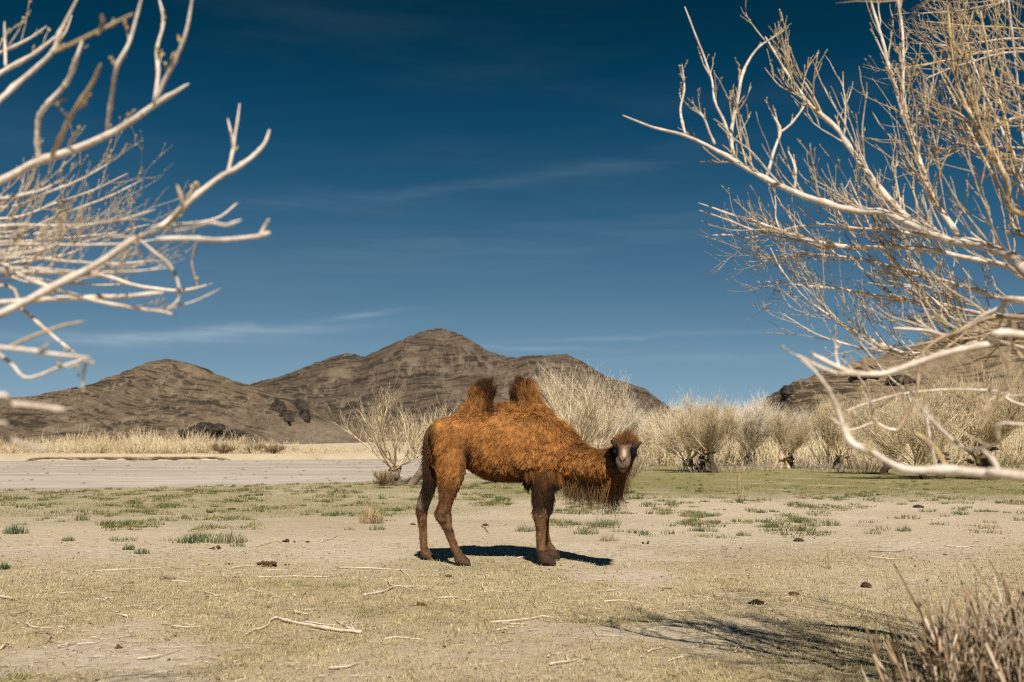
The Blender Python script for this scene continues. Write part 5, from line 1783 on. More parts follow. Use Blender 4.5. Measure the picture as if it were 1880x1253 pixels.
def build_left_tree():
    O = np.array([-2.75, 2.6, 0.0])
    t = thing('willow_tree', 'pale-barked tree close by on the left, its bare boughs blurred', 'tree', tuple(O))
    big_trunk(t, [(-.1, 0, -.1, .2), (-.05, 0, .4, .16), (0, 0, .9, .14), (.05, .05, 1.5, .12), (.0, .1, 2.2, .09), (-.1, .1, 3.0, .06), (-.2, .1, 3.6, .03)])
    A = lambda z, dx=0.0: (O[0] + dx, O[1] + 0.05, z)
    B = lambda *a, **k: near_bough(t, *a, origin=O, dscale=0.8, **k)
    B([(347, 154, 2.7, 8), (312, 175, 2.7, 13), (280, 196, 2.7, 16), (230, 230, 2.7, 18), (180, 256, 2.7, 20), (120, 280, 2.7, 22), (60, 302, 2.7, 22), (-10, 338, 2.7, 23), (-80, 370, 2.68, 25)], A(1.6), 3, (0.05, 0.12), 0.3, 0.8, 0, 1, 0.5)
    B([(354, -8, 2.6, 8), (342, 60, 2.62, 10), (322, 112, 2.65, 11), (300, 150, 2.68, 12), (284, 192, 2.7, 13)], None, 5, (0.03, 0.08), 0.2, 0.95, 0, 2, 0.5, bud=1.2)
    B([(292, 0, 2.85, 9), (300, 40, 2.85, 9), (288, 90, 2.8, 10), (290, 130, 2.75, 11), (283, 190, 2.7, 12)], None, 5, (0.03, 0.08), 0.2, 0.95, 0, 3, 0.5, bud=1.2)
    B([(262, -10, 2.5, 8), (238, 75, 2.5, 10), (217, 118, 2.5, 11), (207, 165, 2.55, 11), (197, 238, 2.62, 11)], None, 4, (0.03, 0.08), 0.2, 0.8, 0, 4, 0.3, bud=1.1)
    B([(245, 25, 2.2, 8), (195, 50, 2.2, 9), (150, 72, 2.2, 10), (95, 98, 2.2, 10)], None, 4, (0.02, 0.06), 0.2, 0.9, 0, 5, 0.2, col=TWIG_BARK)
    B([(152, 70, 2.55, 9), (140, 110, 2.55, 11), (122, 152, 2.6, 12), (90, 188, 2.62, 13), (72, 215, 2.65, 13), (68, 262, 2.68, 14), (70, 298, 2.7, 14)], None, 3, (0.03, 0.08), 0.2, 0.9, 0, 6, 0.3)
    B([(185, 118, 2.3, 9), (165, 160, 2.35, 11), (132, 210, 2.4, 12), (110, 255, 2.5, 13), (95, 288, 2.66, 13)], None, 3, (0.03, 0.08), 0.2, 0.9, 0, 7, 0.3, col=TWIG_BARK * 1.1)
    # second great bough, rising to a hooked tip
    B([(495, 238, 2.75, 8), (486, 264, 2.75, 10), (462, 290, 2.75, 12), (432, 310, 2.72, 14), (400, 328, 2.7, 14), (342, 376, 2.65, 16), (302, 412, 2.6, 18), (250, 437, 2.58, 19), (180, 482, 2.55, 20), (90, 532, 2.52, 21),
       (-10, 582, 2.5, 22), (-90, 620, 2.48, 24)], A(1.35), 3, (0.03, 0.1), 0.4, 0.95, 0, 8, 0.3)
    B([(496, 427, 2.6, 14), (475, 433, 2.6, 13), (420, 440, 2.6, 13), (350, 438, 2.6, 14), (288, 440, 2.6, 15)], None, 0, seed=9)
    B([(494, 403, 2.58, 7), (486, 418, 2.6, 10), (478, 432, 2.6, 11)], None, 0, seed=10)
    B([(440, 190, 2.8, 5), (432, 245, 2.78, 8), (426, 285, 2.74, 9), (418, 318, 2.72, 9)], None, 2, (0.03, 0.07), 0.3, 0.9, 0, 11, 0.4)
    B([(418, 218, 2.85, 6), (428, 260, 2.8, 8), (430, 270, 2.78, 8)], None, 0, seed=12)
    B([(440, 370, 2.95, 5), (405, 398, 2.9, 7), (370, 408, 2.8, 8), (322, 414, 2.65, 9)], None, 0, seed=13)
    B([(443, 404, 2.3, 8), (415, 414, 2.3, 10), (386, 409, 2.3, 8), (350, 420, 2.4, 9), (320, 425, 2.55, 9)], None, 0, seed=14)
    B([(325, 340, 2.3, 8), (335, 375, 2.3, 10), (322, 395, 2.35, 10), (300, 420, 2.45, 11)], None, 0, seed=15, col=TWIG_BARK)
    # flat layered branches in the middle
    B([(390, 521, 3.2, 5), (355, 530, 3.2, 8), (320, 534, 3.2, 10), (250, 525, 3.2, 11), (190, 507, 3.2, 12), (100, 499, 3.2, 12), (-10, 498, 3.15, 13), (-70, 500, 3.1, 14)], A(1.75), 4, (0.1, 0.3), 0.1, 0.7, 1, 16, 0.2)
    B([(362, 440, 3.3, 4), (352, 480, 3.3, 5), (360, 515, 3.25, 6), (362, 528, 3.2, 7)], None, 4, (0.02, 0.06), 0.2, 0.9, 0, 17, 0.2, col=TWIG_BARK * 0.7)
    B([(300, 537, 2.8, 10), (220, 545, 2.8, 14), (120, 548, 2.8, 15), (-10, 556, 2.75, 16), (-70, 560, 2.7, 17)], A(1.55), 2, (0.1, 0.2), 0.1, 0.7, 0, 18, 0.2)
    B([(325, 579, 3.5, 5), (290, 572, 3.5, 8), (250, 567, 3.5, 9), (150, 546, 3.45, 10), (50, 512, 3.4, 11), (-30, 480, 3.3, 12)], A(2.0), 4, (0.08, 0.25), 0.1, 0.9, 1, 19, -0.2)
    B([(405, 530, 3.5, 3), (360, 552, 3.5, 5), (318, 565, 3.5, 6), (302, 575, 3.5, 6)], None, 0, seed=20)
    B([(302, 572, 3.4, 6), (328, 548, 3.4, 9), (325, 512, 3.4, 9), (308, 482, 3.4, 9), (285, 465, 3.4, 8), (250, 440, 3.4, 8), (200, 432, 3.4, 8)], None, 0, seed=21)
    for k, (y0, y1, x1, D, th) in enumerate([(430, 385, 285, 4.2, 8), (445, 438, 300, 3.8, 9), (455, 430, 205, 4.6, 7), (470, 478, 290, 4.0, 9), (480, 452, 160, 4.4, 8), (420, 330, 262, 4.6, 8), (410, 402, 215, 4.0, 8),
                                             (490, 492, 310, 3.6, 9), (395, 318, 235, 4.8, 7), (505, 520, 240, 4.2, 7), (465, 440, 120, 3.4, 10), (440, 412, 275, 5.0, 7), (375, 300, 200, 4.4, 8), (360, 330, 110, 4.0, 9)]):
        B([(x1, y1, D, 4), (x1 * .75, y1 * .72 + y0 * .28 + 8, D, th * .7), (x1 * .45, y1 * .4 + y0 * .6 + 8, D, th * .85), (x1 * .15, y0 + 3, D, th), (-40, y0 + 8, D - .1, th * 1.15), (-110, y0 + 14, D - .3, th * 1.3)],
          A(1.7 + .04 * k), 11, (0.06, 0.34), 0.10, 0.98, 2, 70 + k, 0.45, (0.3, 0.8), bud=0.8, budn=2)
    # lower drooping ends
    B([(168, 657, 2.2, 7), (110, 652, 2.2, 11), (50, 643, 2.2, 12), (-10, 636, 2.2, 13), (-80, 620, 2.2, 14)], A(1.2), 2, (0.04, 0.1), 0.3, 0.9, 0, 90, 0.0)
    B([(160, 668, 3.0, 7), (120, 636, 3.0, 9), (80, 602, 3.0, 9), (40, 568, 3.0, 10), (-20, 525, 3.0, 11)], A(1.5), 3, (0.05, 0.15), 0.3, 0.9, 0, 91, -0.2)
    B([(165, 656, 2.6, 6), (110, 674, 2.6, 9), (50, 694, 2.6, 9), (22, 670, 2.6, 10), (-10, 645, 2.6, 11), (-60, 610, 2.6, 12)], A(1.35), 2, (0.04, 0.1), 0.3, 0.9, 0, 92, 0.0)
    B([(153, 722, 2.3, 5), (152, 690, 2.3, 7), (158, 664, 2.22, 8)], None, 0, seed=93, col=TWIG_BARK)
    B([(155, 590, 2.4, 5), (110, 600, 2.4, 8), (50, 622, 2.4, 9), (10, 640, 2.4, 9)], None, 0, seed=94, col=TWIG_BARK)
    B([(122, 753, 1.9, 14), (70, 746, 1.9, 17), (20, 742, 1.9, 18), (-60, 738, 1.9, 19)], A(1.15), 0, seed=95)
    B([(90, 826, 1.75, 9), (45, 816, 1.75, 13), (10, 806, 1.75, 14), (-60, 790, 1.75, 15)], A(1.0), 0, seed=96)
    # top left
    B([(145, -8, 2.7, 8), (110, 62, 2.7, 11), (98, 95, 2.7, 13), (60, 130, 2.7, 14), (0, 184, 2.65, 15), (-70, 240, 2.6, 17)], A(2.0), 3, (0.05, 0.15), 0.2, 0.9, 0, 97, 0.3)
    B([(106, 64, 3.0, 7), (72, 92, 3.0, 10), (40, 112, 3.0, 12), (0, 135, 3.0, 13), (-70, 175, 2.9, 15)], A(2.1), 3, (0.05, 0.15), 0.2, 0.9, 0, 98, 0.3)
    B([(86, 48, 3.3, 5), (60, 68, 3.3, 8), (25, 86, 3.3, 9), (-10, 102, 3.3, 10), (-80, 140, 3.1, 12)], A(2.2), 5, (0.08, 0.2), 0.2, 0.9, 1, 99, 0.5)
    B([(132, 28, 3.2, 4), (120, 60, 3.2, 6), (92, 94, 3.2, 6)], None, 0, seed=101)
    B([(8, 40, 3.1, 7), (9, 80, 3.1, 8), (10, 122, 3.05, 9)], None, 0, seed=102)


build_left_tree()


# ------------------------------------------------------------------ browsed bush in the near corner
def build_near_bush():
    g = np.array([2.07, 3.75, 0.0])
    t = thing('browsed_bush', 'stubby browsed bush with grey-brown stems, blurred in the near corner', 'bush', tuple(g))
    rng = np.random.default_rng(12)
    cols = np.array([[0.42, 0.335, 0.24], [0.29, 0.205, 0.125], [0.50, 0.43, 0.34], [0.18, 0.125, 0.08], [0.36, 0.25, 0.145]])
    M_ST = mat_plain('stem_bark', 25, (0.65, 0.62, 0.6), (1.2, 1.18, 1.15), 0.85, 0.5, 0.003, 0.15, attr=True)
    N = 300
    a = rng.uniform(0, 6.28, N)
    r = np.sqrt(rng.random(N)) * 0.54
    p0 = np.stack([np.cos(a) * r * 1.0, np.sin(a) * r * 0.75, np.full(N, -0.03)], -1)
    d = norm(np.stack([np.cos(a) * r * 0.6, np.sin(a) * r * 0.5, np.ones(N)], -1) + 0.13 * rng.normal(size=(N, 3)))
    prof = np.interp(p0[:, 0], [-0.6, -0.35, 0.0, 0.3, 0.6], [0.62, 0.76, 0.86, 0.96, 0.98])
    L = prof * rng.uniform(0.55, 1.08, N)
    P = grow(p0, d, L, 7, rng, 0.05, 0.16)
    rad = rng.uniform(0.0045, 0.0095, N)
    order = np.argsort(-L)
    for k in order:
        acc = Acc()
        acc.tubes(P[k], rad[k] * np.linspace(1.15, 0.62, 7), 6, cols[rng.integers(0, 5)] * rng.uniform(0.75, 1.15))
        m = int(rng.integers(1, 4))
        pp, dd, tt = offshoots(P[k:k + 1], m, 0.35, 0.95, rng, (0.25, 0.6), 0.4)
        Q = grow(pp, dd, L[k] * rng.uniform(0.12, 0.3, m), 4, rng, 0.1, 0.15)
        acc.tubes(Q, rad[k] * 0.62 * np.linspace(1, 0.6, 4)[None] * np.ones((m, 1)), 5, cols[rng.integers(0, 5)] * rng.uniform(0.75, 1.2))
        obj('stem', acc.mesh('stem'), M_ST, t)
    acc = Acc()
    n = 3600
    a = rng.uniform(0, 6.28, n)
    r = np.sqrt(rng.random(n)) * 0.52
    p0 = np.stack([np.cos(a) * r, np.sin(a) * r * 0.8, rng.uniform(0, 0.6, n)], -1)
    P = grow(p0, norm(0.7 * rng.normal(size=(n, 3)) + [0, 0, 1.3]), rng.uniform(.08, .32, n), 4, rng, 0.3, 0.25)
    acc.tubes(P, .0034 * np.linspace(1, .5, 4)[None] * np.ones((n, 1)), 3, cols[rng.integers(0, 5, n)] * rng.uniform(0.6, 1.2, (n, 1)))
    obj('dry_twigs', acc.mesh('dry_twigs'), M_ST, t, kind='stuff')


build_near_bush()

# ------------------------------------------------------------------ grass
M_GRASS = mat_leafy('grass_blade')


def blades(acc, p, h, w, lean, col, rng, tipcol=None):
    """single-triangle to two-segment blades with bent tips"""
    n = len(p)
    a = rng.uniform(0, 6.28, n)
    side = np.stack([np.cos(a), np.sin(a), np.zeros(n)], -1) * (w * 0.5)[:, None]
    b = rng.uniform(0, 6.28, n)
    ld = np.stack([np.cos(b), np.sin(b), np.zeros(n)], -1) * (lean * h)[:, None]
    up = np.stack([np.zeros(n), np.zeros(n), h], -1)
    mid = p + up * 0.55 + ld * 0.35
    tip = p + up + ld
    V = np.stack([p - side, p + side, mid + side * 0.8, mid - side * 0.8, tip], 1)
    k = np.arange(n)[:, None] * 5
    q = np.concatenate([k, k + 1, k + 2, k + 3], 1)
    tr = np.concatenate([k + 3, k + 2, k + 4], 1)
    c = np.repeat(col[:, None], 5, 1)
    if tipcol is not None:
        c[:, 4] = tipcol
    c[:, :2] *= 0.6  # feet painted darker for the shaded gaps between blades
    acc.add(V.reshape(-1, 3), q, tr, c.reshape(-1, 3))


def build_dry_turf():
    """short bitten-down straw turf of the foreground"""
    rng = np.random.default_rng(41)
    n = 280000
    y = 5.2 + 8.6 * rng.random(n) ** 1.25
    x = rng.uniform(-1, 1, n) * (y * 0.56 + 0.3)
    z = zone_colours(x, y)
    patch = fbm(xyz(x / 0.22, y / 0.22, 3), 2)
    keep = rng.random(n) < np.clip(z[:, 2] * (0.75 + 0.9 * patch) * (1 - 0.85 * z[:, 1]), 0.012, 1) * (1 - 0.3 * sstep(y, 9, 13))
    x, y, z, patch = x[keep], y[keep], z[keep], patch[keep]
    n = len(x)
    h = rng.uniform(0.012, 0.036, n) * (1 + 0.6 * patch)
    w = rng.uniform(0.0022, 0.0045, n) * (0.6 + y / 9)
    base = np.array([[0.56, 0.455, 0.275], [0.50, 0.405, 0.23], [0.64, 0.545, 0.375], [0.43, 0.36, 0.185]])
    c = base[rng.integers(0, 4, n)] * rng.uniform(0.75, 1.2, (n, 1))
    g = np.clip(z[:, :1] * 1.5 + 0.18 * rng.random((n, 1)), 0, 0.8)
    c = c * (1 - g) + np.array([0.20, 0.205, 0.055]) * g
    acc = Acc()
    blades(acc, np.stack([x, y, gz(x, y) - 0.003], -1), h, w, rng.uniform(0.2, 1.1, n), c, rng)
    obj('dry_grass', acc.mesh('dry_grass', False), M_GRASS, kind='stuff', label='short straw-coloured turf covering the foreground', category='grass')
    # lying stalks and chaff
    n = 5200
    y = 5.2 + 9.0 * rng.random(n) ** 1.2
    x = rng.uniform(-1, 1, n) * (y * 0.56)
    a = rng.normal(0, 0.75, n)
    L = rng.uniform(0.02, 0.09, n)
    d = np.stack([np.cos(a), np.sin(a), np.zeros(n)], -1)
    p0 = np.stack([x, y, gz(x, y) + 0.012], -1)
    P = np.stack([p0, p0 + d * (L * .5)[:, None] + [0, 0, .004], p0 + d * L[:, None]], 1)
    acc = Acc()
    cc = np.array([[0.55, 0.46, 0.30], [0.42, 0.32, 0.18], [0.18, 0.12, 0.07], [0.62, 0.54, 0.40]])
    acc.tubes(P, rng.uniform(.0012, .0026, (n, 1)) * np.array([[1, 1, .6]]), 3, cc[rng.integers(0, 4, n)])
    obj('straw_litter', acc.mesh('straw_litter'), M_TWIG, kind='stuff', label='loose straw and chaff strewn over the turf', category='litter')
    # crumbs of dung and soil
    n = 1500
    y = 5.4 + 13 * rng.random(n) ** 1.1
    x = rng.uniform(-1, 1, n) * (y * 0.56)
    r = rng.uniform(0.004, 0.016, n) * rng.random(n) ** 0.5
    V = np.array([[1, 0, 0], [-1, 0, 0], [0, 1, 0], [0, -1, 0], [0, 0, 1], [0, 0, -1]], float)
    T = np.array([[0, 2, 4], [2, 1, 4], [1, 3, 4], [3, 0, 4], [2, 0, 5], [1, 2, 5], [3, 1, 5], [0, 3, 5]])
    VV = np.stack([x, y, gz(x, y) + r * .5], -1)[:, None] + V[None] * r[:, None, None] * rng.uniform(.6, 1.3, (n, 6, 1))
    TT = (T[None] + np.arange(n)[:, None, None] * 6).reshape(-1, 3)
    acc = Acc()
    cl = np.array([[0.10, 0.065, 0.04], [0.20, 0.15, 0.10], [0.34, 0.27, 0.19]])[rng.integers(0, 3, n)]
    acc.add(VV.reshape(-1, 3), None, TT, np.repeat(cl, 6, 0))
    obj('soil_crumbs', acc.mesh('soil_crumbs', False), M_TWIG, kind='stuff', label='dark crumbs scattered over the ground', category='gravel')


build_dry_turf()

GREEN_A = np.array([[0.115, 0.135, 0.050], [0.16, 0.17, 0.065], [0.20, 0.195, 0.085], [0.085, 0.105, 0.045], [0.24, 0.22, 0.11]])


def tuft_mesh(seed, n, rad, h, cols, w=0.006, lean=0.45, up=1.0):
    rng = np.random.default_rng(seed)
    a = rng.uniform(0, 6.28, n)
    r = np.sqrt(rng.random(n)) * rad
    p = np.stack([np.cos(a) * r, np.sin(a) * r * 0.8, np.zeros(n) - 0.004], -1)
    acc = Acc()
    hh = h * rng.uniform(0.5, 1.1, n) * (1.05 - 0.5 * (r / rad) ** 2)
    c = cols[rng.integers(0, len(cols), n)] * rng.uniform(0.75, 1.25, (n, 1))
    blades(acc, p, hh, np.full(n, w) * rng.uniform(0.7, 1.3, n), rng.uniform(0, lean, n), c, rng)
    return acc


def green_spots(n, rng):
    """low green ground cover: dense strip left before the riverbed, scattered clumps right of the camel"""
    py = rng.uniform(868, 1000, n)
    px = rng.uniform(-30, 1910, n)
    x = np.empty(n)
    y = np.empty(n)
    t = CAM_H * FPX / (py - 815)
    y = t
    x = (px - 940) / FPX * t
    nz = fbm(xyz(x / 1.0, y / 1.6, 5), 3)
    nb = fbm(xyz(x / 3.2, y / 4.5, 8), 2)
    left = (px < 790) * sstep(-py + 26 * nb, -965, -915) * (py > 884 - 0.02 * px) * 0.95
    left = np.maximum(left, ((px > 200) & (px < 480)) * sstep(-np.abs(py - 965), -32, -10) * 0.55)
    mid = ((px > 780) & (px < 1010)) * sstep(-np.abs(py - 910), -28, -8) * 0.8
    right = (px > 1000) * sstep(-np.abs(py - 938 - 18 * nb), -48, -12) * 0.55 * (1 - 0.45 * sstep(px, 1400, 1700))
    right2 = (px > 1350) * sstep(-np.abs(py - 912), -22, -6) * 0.6
    specks = (px > 1000) * (py > 862) * (py < 912) * 0.16
    dens = np.maximum.reduce([left, mid, right, right2, specks])
    edge = near_edge(x)
    keep = (rng.random(n) < dens * sstep(nz, -0.05, 0.32) * 1.4) & (y < edge - 0.4)
    return x[keep], y[keep]


def build_green_cover():
    rng = np.random.default_rng(51)
    x, y = green_spots(15000, rng)
    acc = Acc()
    m = 26
    n = len(x)
    R = rng.uniform(0.05, 0.14, n)
    a = rng.uniform(0, 6.28, (n, m))
    r = np.sqrt(rng.random((n, m))) * R[:, None]
    X = x[:, None] + np.cos(a) * r * 1.5
    Y = y[:, None] + np.sin(a) * r
    H = (0.04 + 0.055 * rng.random((n, 1))) * rng.uniform(0.5, 1.2, (n, m))
    tone = GREEN_A[rng.integers(0, len(GREEN_A), n)]
    dry = rng.random(n) < 0.16
    tone[dry] = np.array([0.36, 0.275, 0.165])
    tone = tone * np.array([1.12, 1.12, 1.02])
    C = tone[:, None] * rng.uniform(0.7, 1.3, (n, m, 1))
    X, Y, H = X.ravel(), Y.ravel(), H.ravel()
    W = 0.0075 * (0.6 + Y / 22)
    blades(acc, np.stack([X, Y, gz(X, Y) - 0.006], -1), H, W * rng.uniform(0.7, 1.3, len(X)), rng.uniform(0.1, 1.0, len(X)), C.reshape(-1, 3), rng)
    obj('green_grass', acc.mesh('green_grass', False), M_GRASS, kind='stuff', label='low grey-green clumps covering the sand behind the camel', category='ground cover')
    # fine turf of the meadow and the green strip
    n = 120000
    py = 815 + 115 * rng.random(n) ** 0.8 + 18
    px = rng.uniform(-30, 1910, n)
    yy = CAM_H * FPX / (py - 815)
    xx = (px - 940) / FPX * yy
    z = zone_colours(xx, yy)
    keep = (rng.random(n) < z[:, 0] * 0.9) & (yy < near_edge(xx) - 0.2) & (yy < 75)
    xx, yy = xx[keep], yy[keep]
    n = len(xx)
    acc = Acc()
    C = np.array([[0.19, 0.185, 0.06], [0.23, 0.215, 0.08], [0.28, 0.245, 0.11]])[rng.integers(0, 3, n)] * rng.uniform(0.6, 1.25, (n, 1)) * (1 + 0.5 * fbm(xyz(xx / 1.5, yy / 2.5, 4), 3))[:, None]
    blades(acc, np.stack([xx, yy, gz(xx, yy) - .004], -1), rng.uniform(.015, .035, n), 0.006 * (0.5 + yy / 20), rng.uniform(.2, 1.0, n), C, rng)
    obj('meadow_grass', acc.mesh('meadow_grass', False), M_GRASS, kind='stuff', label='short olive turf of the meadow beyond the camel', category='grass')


build_green_cover()


def tuft(name, label, cat, px, py, wid, hgt, cols, n, seed, lean=0.5, bw=0.007, group=None):
    g = on_ground(px, py)
    s = g[1] / FPX
    acc = tuft_mesh(seed, n, wid * s * 0.5, hgt * s, cols, bw, lean)
    return obj(name, acc.mesh(name, False), M_GRASS, label=label, category=cat, group=group, loc=(g[0], g[1], gz(g[0], g[1])))


DG = np.array([[0.040, 0.075, 0.030], [0.060, 0.095, 0.035], [0.085, 0.120, 0.045]])
tuft('grass_tuft', 'dark green spiky tuft at the left edge of the sand', 'grass tuft', 28, 981, 46, 22, DG, 150, 1, 0.5)
tuft('grass_tuft', 'dark green tuft cut off by the left frame edge', 'grass tuft', 3, 1046, 30, 18, DG, 90, 2, 0.5)
tuft('grass_tuft', 'broad blue-green tuft, the largest in the clump left of the camel', 'grass tuft', 358, 996, 62, 24, DG * 1.35, 190, 3, 0.5)
tuft('grass_tuft', 'blue-green tuft joined to the large one on its camel side', 'grass tuft', 420, 996, 66, 26, GREEN_A, 190, 4, 0.5)
tuft('grass_tuft', 'small yellow-green tuft just below the large clump', 'grass tuft', 436, 1003, 28, 12, GREEN_A * 1.3, 60, 5, 0.6)
tuft('grass_tuft', 'small green tuft on pale crust, nearer of a pair left of the camel', 'grass tuft', 260, 1017, 30, 14, DG * 1.2, 70, 6, 0.6)
tuft('grass_tuft', 'small green tuft on pale crust, farther of a pair left of the camel', 'grass tuft', 236, 1011, 22, 14, DG * 1.2, 60, 7, 0.6)
tuft('grass_tuft', 'little dark tuft alone on bare sand above the pale crust', 'grass tuft', 231, 968, 24, 16, DG, 70, 8, 0.5)
tuft('grass_tuft', 'low green tuft between two bare patches near the left edge', 'grass tuft', 125, 995, 26, 14, DG * 1.2, 60, 9, 0.6)
tuft('grass_tuft', 'yellow-green tuft standing out before the green strip', 'grass tuft', 150, 957, 30, 18, GREEN_A * 1.2, 90, 10, 0.6)
tuft('grass_tuft', 'green tuft at the foot of the dry bunch grass', 'grass tuft', 692, 974, 32, 14, GREEN_A, 70, 11, 0.6)
tuft('grass_tuft', 'low green tuft before the dry bunch grass, towards the viewer', 'grass tuft', 641, 974, 26, 8, GREEN_A * 1.2, 50, 12, 0.7)
tuft('grass_tuft', 'grey-green tuft just behind the camel\'s front legs', 'grass tuft', 964, 976, 36, 17, GREEN_A, 100, 13, 0.6)
tuft('grass_tuft', 'grey-green clump nearest the camel\'s head shadow', 'grass tuft', 1075, 981, 48, 20, GREEN_A, 120, 14, 0.7)
tuft('grass_tuft', 'long grey-green clump below the camel\'s beard', 'grass tuft', 1108, 970, 60, 20, GREEN_A, 130, 15, 0.7)
tuft('grass_tuft', 'straw-tinged low clump on sand right of the head shadow', 'grass tuft', 1118, 993, 36, 15, np.array([[0.33, 0.27, 0.15], [0.25, 0.20, 0.10]]), 90, 16, 0.8)
tuft('grass_tuft', 'neat green tuft alone on the sand, farthest right of its row', 'grass tuft', 1365, 984, 30, 13, GREEN_A * 1.1, 80, 17, 0.6)
tuft('grass_tuft', 'olive clump of three heads left of the neat single tuft', 'grass tuft', 1290, 975, 56, 14, GREEN_A, 110, 18, 0.7)
tuft('grass_tuft', 'twin-headed green tuft beneath the hanging branches', 'grass tuft', 1488, 966, 40, 16, GREEN_A * 1.1, 100, 19, 0.6)
tuft('grass_tuft', 'bright green tuft next to the twin-headed one', 'grass tuft', 1527, 965, 34, 17, GREEN_A * 1.2, 100, 20, 0.6)
tuft('grass_tuft', 'round green tuft alone on sand below the drooping branch', 'grass tuft', 1660, 976, 30, 14, GREEN_A, 80, 21, 0.6)
STRAW = np.array([[0.42, 0.31, 0.16], [0.50, 0.40, 0.235], [0.33, 0.22, 0.10], [0.56, 0.47, 0.31]])
tuft('bunch_grass', 'round dry straw bunch grass behind the camel\'s hind legs', 'bunch grass', 681, 962, 44, 36, STRAW, 420, 22, 0.85, 0.006)
DRYW = np.array([[0.45, 0.34, 0.19], [0.36, 0.25, 0.13], [0.52, 0.43, 0.27]])


def weed(label, px, py, hgt, wid, n, seed):
    g = on_ground(px, py)
    s = g[1] / FPX
    rng = np.random.default_rng(seed)
    t = thing('dry_weed', label, 'weed', (g[0], g[1], gz(g[0], g[1])))
    for k in range(n):
        acc = Acc()
        d = np.array([[rng.normal() * wid / hgt * 0.4, rng.normal() * wid / hgt * 0.4, 1.0]])
        L = hgt * s * rng.uniform(0.55, 1.05)
        P = grow(np.array([[rng.normal() * .02, rng.normal() * .02, -.01]]), d, np.array([L]), 6, rng, 0.1, 0.15)
        c = DRYW[rng.integers(0, 3)]
        acc.tubes(P, 0.0028 * s / 0.008 * np.linspace(1, .45, 6)[None], 4, c)
        p, dd, tt = offshoots(P, 5, 0.25, 0.95, rng, (0.3, 0.7), 0.4)
        acc.tubes(grow(p, dd, L * rng.uniform(.12, .3, 5), 4, rng, .3, .2), 0.0016 * s / 0.008 * np.linspace(1, .5, 4)[None] * np.ones((5, 1)), 3, c * 1.05)
        obj('stem', acc.mesh('stem'), M_TWIG, t)


weed('wispy straw weed standing at the edge of the green meadow', 1358, 922, 66, 60, 12, 1)
weed('thin dry weed alone on the sand right of the camel', 1524, 1046, 52, 36, 9, 2)
weed('small wisp of dry stalks poking up from the green strip', 378, 915, 22, 18, 5, 3)

# ------------------------------------------------------------------ fallen sticks
M_STICK = mat_plain('bleached_stick', 30, (0.36, 0.285, 0.20), (0.68, 0.585, 0.47), 0.8, 0.4, 0.002, 0.2)
M_STICKD = mat_plain('grey_stick', 30, (0.13, 0.095, 0.06), (0.27, 0.205, 0.14), 0.85, 0.4, 0.002, 0.2)


def stick(label, lines, th, mat=None):
    """lines: polylines in photograph pixels lying on the ground; th: thickness in pixels"""
    allp = np.concatenate([np.array([on_ground(*q) for q in ln]) for ln in lines])
    c = allp.mean(0)
    c[2] = gz(c[0], c[1])
    acc = Acc()
    rng = np.random.default_rng(abs(hash(label)) % 1000 if False else len(label) * 7 + int(allp[0, 1] * 50))
    for i, ln in enumerate(lines):
        P = np.array([on_ground(*q) for q in ln])
        s = P[:, 1].mean() / FPX
        if len(P) < 3:
            P = np.stack([P[0], P.mean(0) + rng.normal(size=3) * [.01, .02, 0], P[-1]])
        P = np.array(subdiv_rows(P, 4))
        r0 = th * 0.5 * s * (0.62 if i == 0 else 0.42)
        P[:, 2] = gz(P[:, 0], P[:, 1]) + r0 * 0.9 + 0.006
        P = P - c
        P[:, 2] += 0.006 * np.sin(np.linspace(0, 5, len(P)) + i)
        P[:, :2] += rng.normal(size=(len(P), 2)) * r0 * 0.8
        acc.tubes(P, r0 * np.linspace(1.1, 0.4, len(P)) * (1 + .18 * rng.normal(size=len(P))), 7)
    return obj('fallen_stick', acc.mesh('fallen_stick'), mat or M_STICK, label=label, category='stick', loc=tuple(c))


